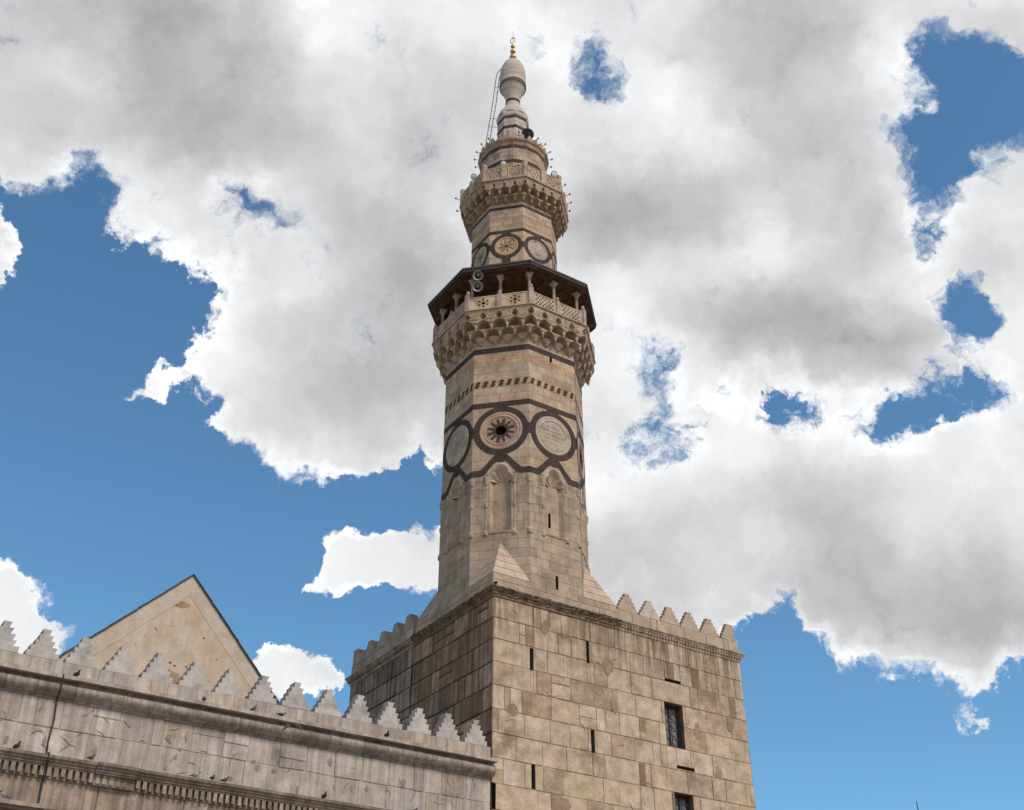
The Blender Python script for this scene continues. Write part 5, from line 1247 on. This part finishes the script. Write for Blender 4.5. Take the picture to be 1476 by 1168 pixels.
# satellite dish
dc = Vector((3.0, 1.50, 52.42))
t = thing('satellite_dish', (3.0, 1.50, 51.66), 'dark grey satellite dish on the right of the top drum rim', 'satellite dish')
ax = Vector((.30, .20, .93)).normalized(); a = ax.cross(Vector((0, 0, 1))).normalized(); b = ax.cross(a)
mb = MB(); prev = None; pb = None
for j in range(7):
    r = .37*j/6; ring = [dc+ax*(.5*r*r)+(a*math.cos(2*math.pi*k/24)+b*math.sin(2*math.pi*k/24)*1.05)*r for k in range(24)]; rb = [p-ax*.03 for p in ring]
    if prev:
        for k in range(24): mb.poly([prev[k], prev[(k+1) % 24], ring[(k+1) % 24], ring[k]], (.1, .1, .1)); mb.poly([pb[k], pb[(k+1) % 24], rb[(k+1) % 24], rb[k]], (.1, .1, .1))
    prev, pb = ring, rb
for k in range(24): mb.poly([prev[k], prev[(k+1) % 24], pb[(k+1) % 24], pb[k]], (.1, .1, .1))
mb.build('reflector', M_LEAD, t)
mb = MB(); mb.tube([Vector((3.0, 1.50, 51.60)), dc-ax*.06], .035, 8, (.05, .05, .05)); mb.tube([dc-ax*.03-b*.3, dc+ax*.45], .015, 6, (.05, .05, .05)); mb.lathe(tuple(dc+ax*.45), [(.05, -.06), (.05, .06)], 8, (.05, .05, .05)); mb.build('mount', M_IRON, t)
mb = MB(); P0 = Vector((2.35, 2.05, 51.62)); mb.tube([P0]+[P0+rx*(.30*(1-math.cos(math.pi*i/10)))*.9+Vector((0, 0, .55+.32*math.sin(math.pi*i/10))) for i in range(11)]+[P0+rx*.54+Vector((0, 0, 0))], .022, 6, (.4, .37, .34))
tag(mb.build('bent_pipe', M_HORN, None, tuple(P0)), 'pale bent pipe arching in front of the spire base', 'pipe')

# ladder
lad = thing('ladder', (1.87, 4.09, 51.6), 'thin iron ladder curving up to the left side of the pale bulb', 'ladder')
outr = [(1.765, 4.155, 51.63), (1.785, 4.151, 53.52), (2.074, 3.959, 56.75), (2.237, 3.85, 59.1), (2.27, 3.83, 59.35), (2.32, 3.795, 59.6), (2.42, 3.73, 59.85), (2.52, 3.66, 59.98)]
innr = [(1.95, 4.04, 51.63), (1.96, 4.035, 53.52), (2.255, 3.84, 56.75), (2.385, 3.75, 58.7), (2.40, 3.74, 59.04), (2.44, 3.715, 59.3), (2.53, 3.66, 59.42)]
for pts in (outr, innr):
    mb = MB(); mb.tube(pts, .026, 6, (.04, .035, .03)); mb.build('rail', M_IRON, lad)
def along(pts, z):
    for p, q in zip(pts, pts[1:]):
        if p[2] <= z <= q[2]: return Vector(p).lerp(Vector(q), (z-p[2])/(q[2]-p[2]))
z = 51.9
while z < 59.0: mb = MB(); mb.tube([along(outr, z), along(innr, z)], .006, 5, (.04, .035, .03)); mb.build('rung', M_IRON, lad); z += .42
for z, (px_, py_) in ((55.45, (2.42, 3.74)), (54.7, (2.40, 3.76)), (58.3, (2.52, 3.66))): mb = MB(); mb.tube([along(outr, z), (px_, py_, z)], .014, 5, (.04, .035, .03)); mb.build('bracket', M_IRON, lad)

# loudspeakers hung on the gallery post
def horn(c, aim, label):
    c = Vector(c); aim = Vector(aim).normalized(); a = aim.cross(Vector((0, 0, 1))).normalized(); b = aim.cross(a)
    t = thing('loudspeaker', c-aim*.35, label, 'loudspeaker', 'horn loudspeakers in the lower gallery')
    R_ = lambda r, d: [c+aim*d+(a*math.cos(2*math.pi*k/20)+b*math.sin(2*math.pi*k/20))*r for k in range(20)]
    mb = MB(); rs = [R_(.05, -.36), (R_(.075, -.24)), R_(.12, -.14), R_(.19, -.05), R_(.265, 0), R_(.28, .005), R_(.28, -.02), R_(.20, -.07), R_(.13, -.16), R_(.09, -.25), R_(.07, -.38)]
    for p, q in zip(rs, rs[1:]):
        for k in range(20): mb.poly([p[k], p[(k+1) % 20], q[(k+1) % 20], q[k]], (.3, .3, .3))
    mb.build('horn', M_HORN, t, smooth=True)
    mb = MB(); rs = [R_(.02, .02), R_(.06, .0), R_(.075, -.06), R_(.06, -.14), R_(.02, -.2)]
    for p, q in zip(rs, rs[1:]):
        for k in range(20): mb.poly([p[k], p[(k+1) % 20], q[(k+1) % 20], q[k]], (.3, .3, .3))
    mb.build('core', M_HORN, t, smooth=True)
    mb = MB(); rs = [R_(.09, -.38), R_(.09, -.55)]
    for k in range(20): mb.poly([rs[0][k], rs[0][(k+1) % 20], rs[1][(k+1) % 20], rs[1][k]], (.1, .1, .1))
    mb.poly(rs[0], (.1, .1, .1)); mb.poly(rs[1], (.1, .1, .1)); mb.build('driver', M_IRON, t)
n5 = Vector((-1, -1, 0)).normalized(); t5 = Vector((1, -1, 0)).normalized(); o5 = Vector((C0, C0, 0))+n5*3.75
o5 = o5+n5*.45
horn(o5+t5*-1.07+Vector((0, 0, 39.69)), (-.45, -.85, -.35), 'upper of the two grey horn loudspeakers beside the gallery post')
horn(o5+t5*-1.08+Vector((0, 0, 38.96)), (-.45, -.85, -.35), 'lower of the two grey horn loudspeakers beside the gallery post')

# ------------------------------------------------------------------ pigeons
def pigeon(loc, yaw, label, shade=1.0, pitch=0., flying=False, pale=False):
    loc = Vector(loc); cy_, sy_ = math.cos(yaw), math.sin(yaw); cp, sp_ = math.cos(pitch), math.sin(pitch)
    def W(x, y, z):
        x, z = x*cp-(z-.1)*sp_, x*sp_+(z-.1)*cp+.1
        return (loc.x+x*cy_-y*sy_, loc.y+x*sy_+y*cy_, loc.z+z)
    st = [(-.215, .050, .028, .005), (-.16, .066, .034, .012), (-.11, .085, .044, .030), (-.05, .105, .060, .050), (.01, .122, .066, .062), (.055, .136, .058, .060), (.085, .165, .040, .044), (.10, .198, .029, .031), (.112, .228, .029, .029), (.132, .236, .020, .021), (.150, .230, .007, .008), (.172, .222, .002, .002)]
    if flying: st = [(-.20, .10, .05, .006), (-.13, .10, .04, .02), (-.06, .10, .05, .045), (.0, .10, .058, .055), (.06, .105, .045, .045), (.11, .115, .030, .030), (.14, .12, .028, .028), (.162, .12, .012, .012), (.185, .115, .002, .002)]
    mb = MB(); n = 12; rings = []
    for (x, z, ry, rz) in st: rings.append([W(x, ry*math.cos(2*math.pi*k/n), z+rz*math.sin(2*math.pi*k/n)) for k in range(n)])
    base = (.40, .40, .42) if pale else (.055, .058, .070); dark = (.035, .037, .045)
    for i in range(len(rings)-1):
        for k in range(n):
            c = base if i > 1 and i < 5 else dark
            if pale and 1 < i < 6: c = (.34, .35, .38)
            if i >= 9: c = (.10, .09, .08)
            c = tuple(q*shade for q in c); mb.poly([rings[i][k], rings[i][(k+1) % n], rings[i+1][(k+1) % n], rings[i+1][k]], c)
    mb.poly(rings[0], dark)
    if not flying:
        for sg in (-1, 1):
            # folded wing as a raised leaf on the flank
            w = [(-.17, .030, .075), (-.10, .058, .125), (-.02, .072, .15), (.05, .066, .155), (.06, .066, .12), (0, .073, .09), (-.10, .058, .07)]
            c = (.20, .21, .24) if pale else (.085*shade, .088*shade, .105*shade)
            mb.poly([W(x, sg*(y+.004), z) for x, y, z in w], c); 
            mb.poly([W(-.10, sg*.064, .12), W(-.07, sg*.068, .125), W(-.09, sg*.066, .075), W(-.12, sg*.06, .075)], (.02, .02, .025))
            f = W(.01, sg*.025, .07); mb.tube([f, W(.015, sg*.025, .0)], .006, 5, (.25, .08, .06)); mb.tube([W(.045, sg*.025, .004), W(-.01, sg*.025, .004)], .005, 4, (.25, .08, .06))
            mb.lathe(W(.120, sg*.024, .238), [(.002, -.006), (.006, 0), (.002, .006)], 6, (.3, .10, .03))
    else:
        for sg in (-1, 1):
            pr = [(.05, .04, .12), (.10, .16, .14), (.05, .30, .05), (-.10, .42, -.07), (-.10, .30, .01), (-.09, .16, .09), (-.07, .04, .11)]
            top = [W(x, sg*y, z+.008) for x, y, z in pr]; bot = [W(x, sg*y, z-.004) for x, y, z in pr]
            mb.poly(top, (.20, .21, .24)); mb.poly(bot, (.28, .29, .32))
            for k in range(len(pr)): mb.poly([top[k], top[(k+1) % len(pr)], bot[(k+1) % len(pr)], bot[k]], (.15, .15, .17))
    o = mb.build('pigeon', M_FEATH, None, loc, smooth=True)
    return tag(o, label, 'pigeon', 'pigeons on the stone ledges')
U, Lw = 14.80, 12.262
R_, L_ = 0., math.pi
pigeon((-16.13, -.26, U), -1.2, 'dark pigeon standing on the upper ledge, the leftmost there, beside the black cable')
pigeon((-11.83, -.26, U), 1.3, 'dark pigeon facing away on the upper ledge, second there from the left')
pigeon((-10.02, -.26, U), .3, 'dark pigeon in profile on the upper ledge just left of the crouching one', pitch=.25)
pigeon((-8.98, -.26, U-.01), .05, 'low crouching pigeon stretched along the upper ledge, above the flying one', pitch=-.25)
pigeon((-8.72, -.75, 14.33), -2.3, 'grey pigeon flying with wings spread in front of the round moulding', flying=True)
pigeon((-4.78, -.26, U), -1.5, 'small dark pigeon on the upper ledge, the rightmost there, below the last merlons')
pigeon((-17.42, -.24, Lw), -1.2, 'plump pigeon on the toothed cornice near the left edge of the picture', 1.5)
pigeon((-15.16, -.30, Lw), .5, 'dark pigeon on the toothed cornice just right of the black cable')
pigeon((-14.45, -.10, Lw-.12), .8, 'pigeon of which only the dark head shows above the toothed cornice')
pigeon((-11.72, -.24, Lw), -.1, 'pale winged pigeon in profile on the toothed cornice, first of a row of three', pale=True, pitch=-.1)
pigeon((-11.14, -.24, Lw), .9, 'dark upright pigeon, middle one of the row of three on the toothed cornice', .7)
pigeon((-10.70, -.24, Lw), .2, 'dark pigeon leaning forward, rightmost of the row of three on the toothed cornice', .7)
pigeon((-7.06, -.24, Lw), -1.5, 'lone dark pigeon on the toothed cornice, right of the row of three')
pigeon((-17.44, -.20, 10.785), 3.0, 'black and white pigeon on the lowest ledge at the bottom left corner', pale=True)
pigeon((-3.45, -.24, Lw), .3, 'dark pigeon on the toothed cornice at the bottom edge of the picture, farthest right')
pigeon((.0, -.17, 22.17), .9, 'dark pigeon perched on the corner of the tower cornice below the pyramid', .7)['group'] = 'pigeons on the stone ledges'

# ------------------------------------------------------------------ far mast
mb = MB(); mb.tube([(103.9, 60, 0), (103.5, 60, 34), (103.42, 60, 40.8)], [.14, .09, .06], 8, (.05, .05, .05)); mb.tube([(103.5, 60, 30), (103.5, 60, 30.2)], .25, 8, (.05, .05, .05))
tag(mb.build('mast', M_IRON, None, (103.9, 60, 0)), 'thin dark mast tip against the blue sky at the lower right', 'mast')
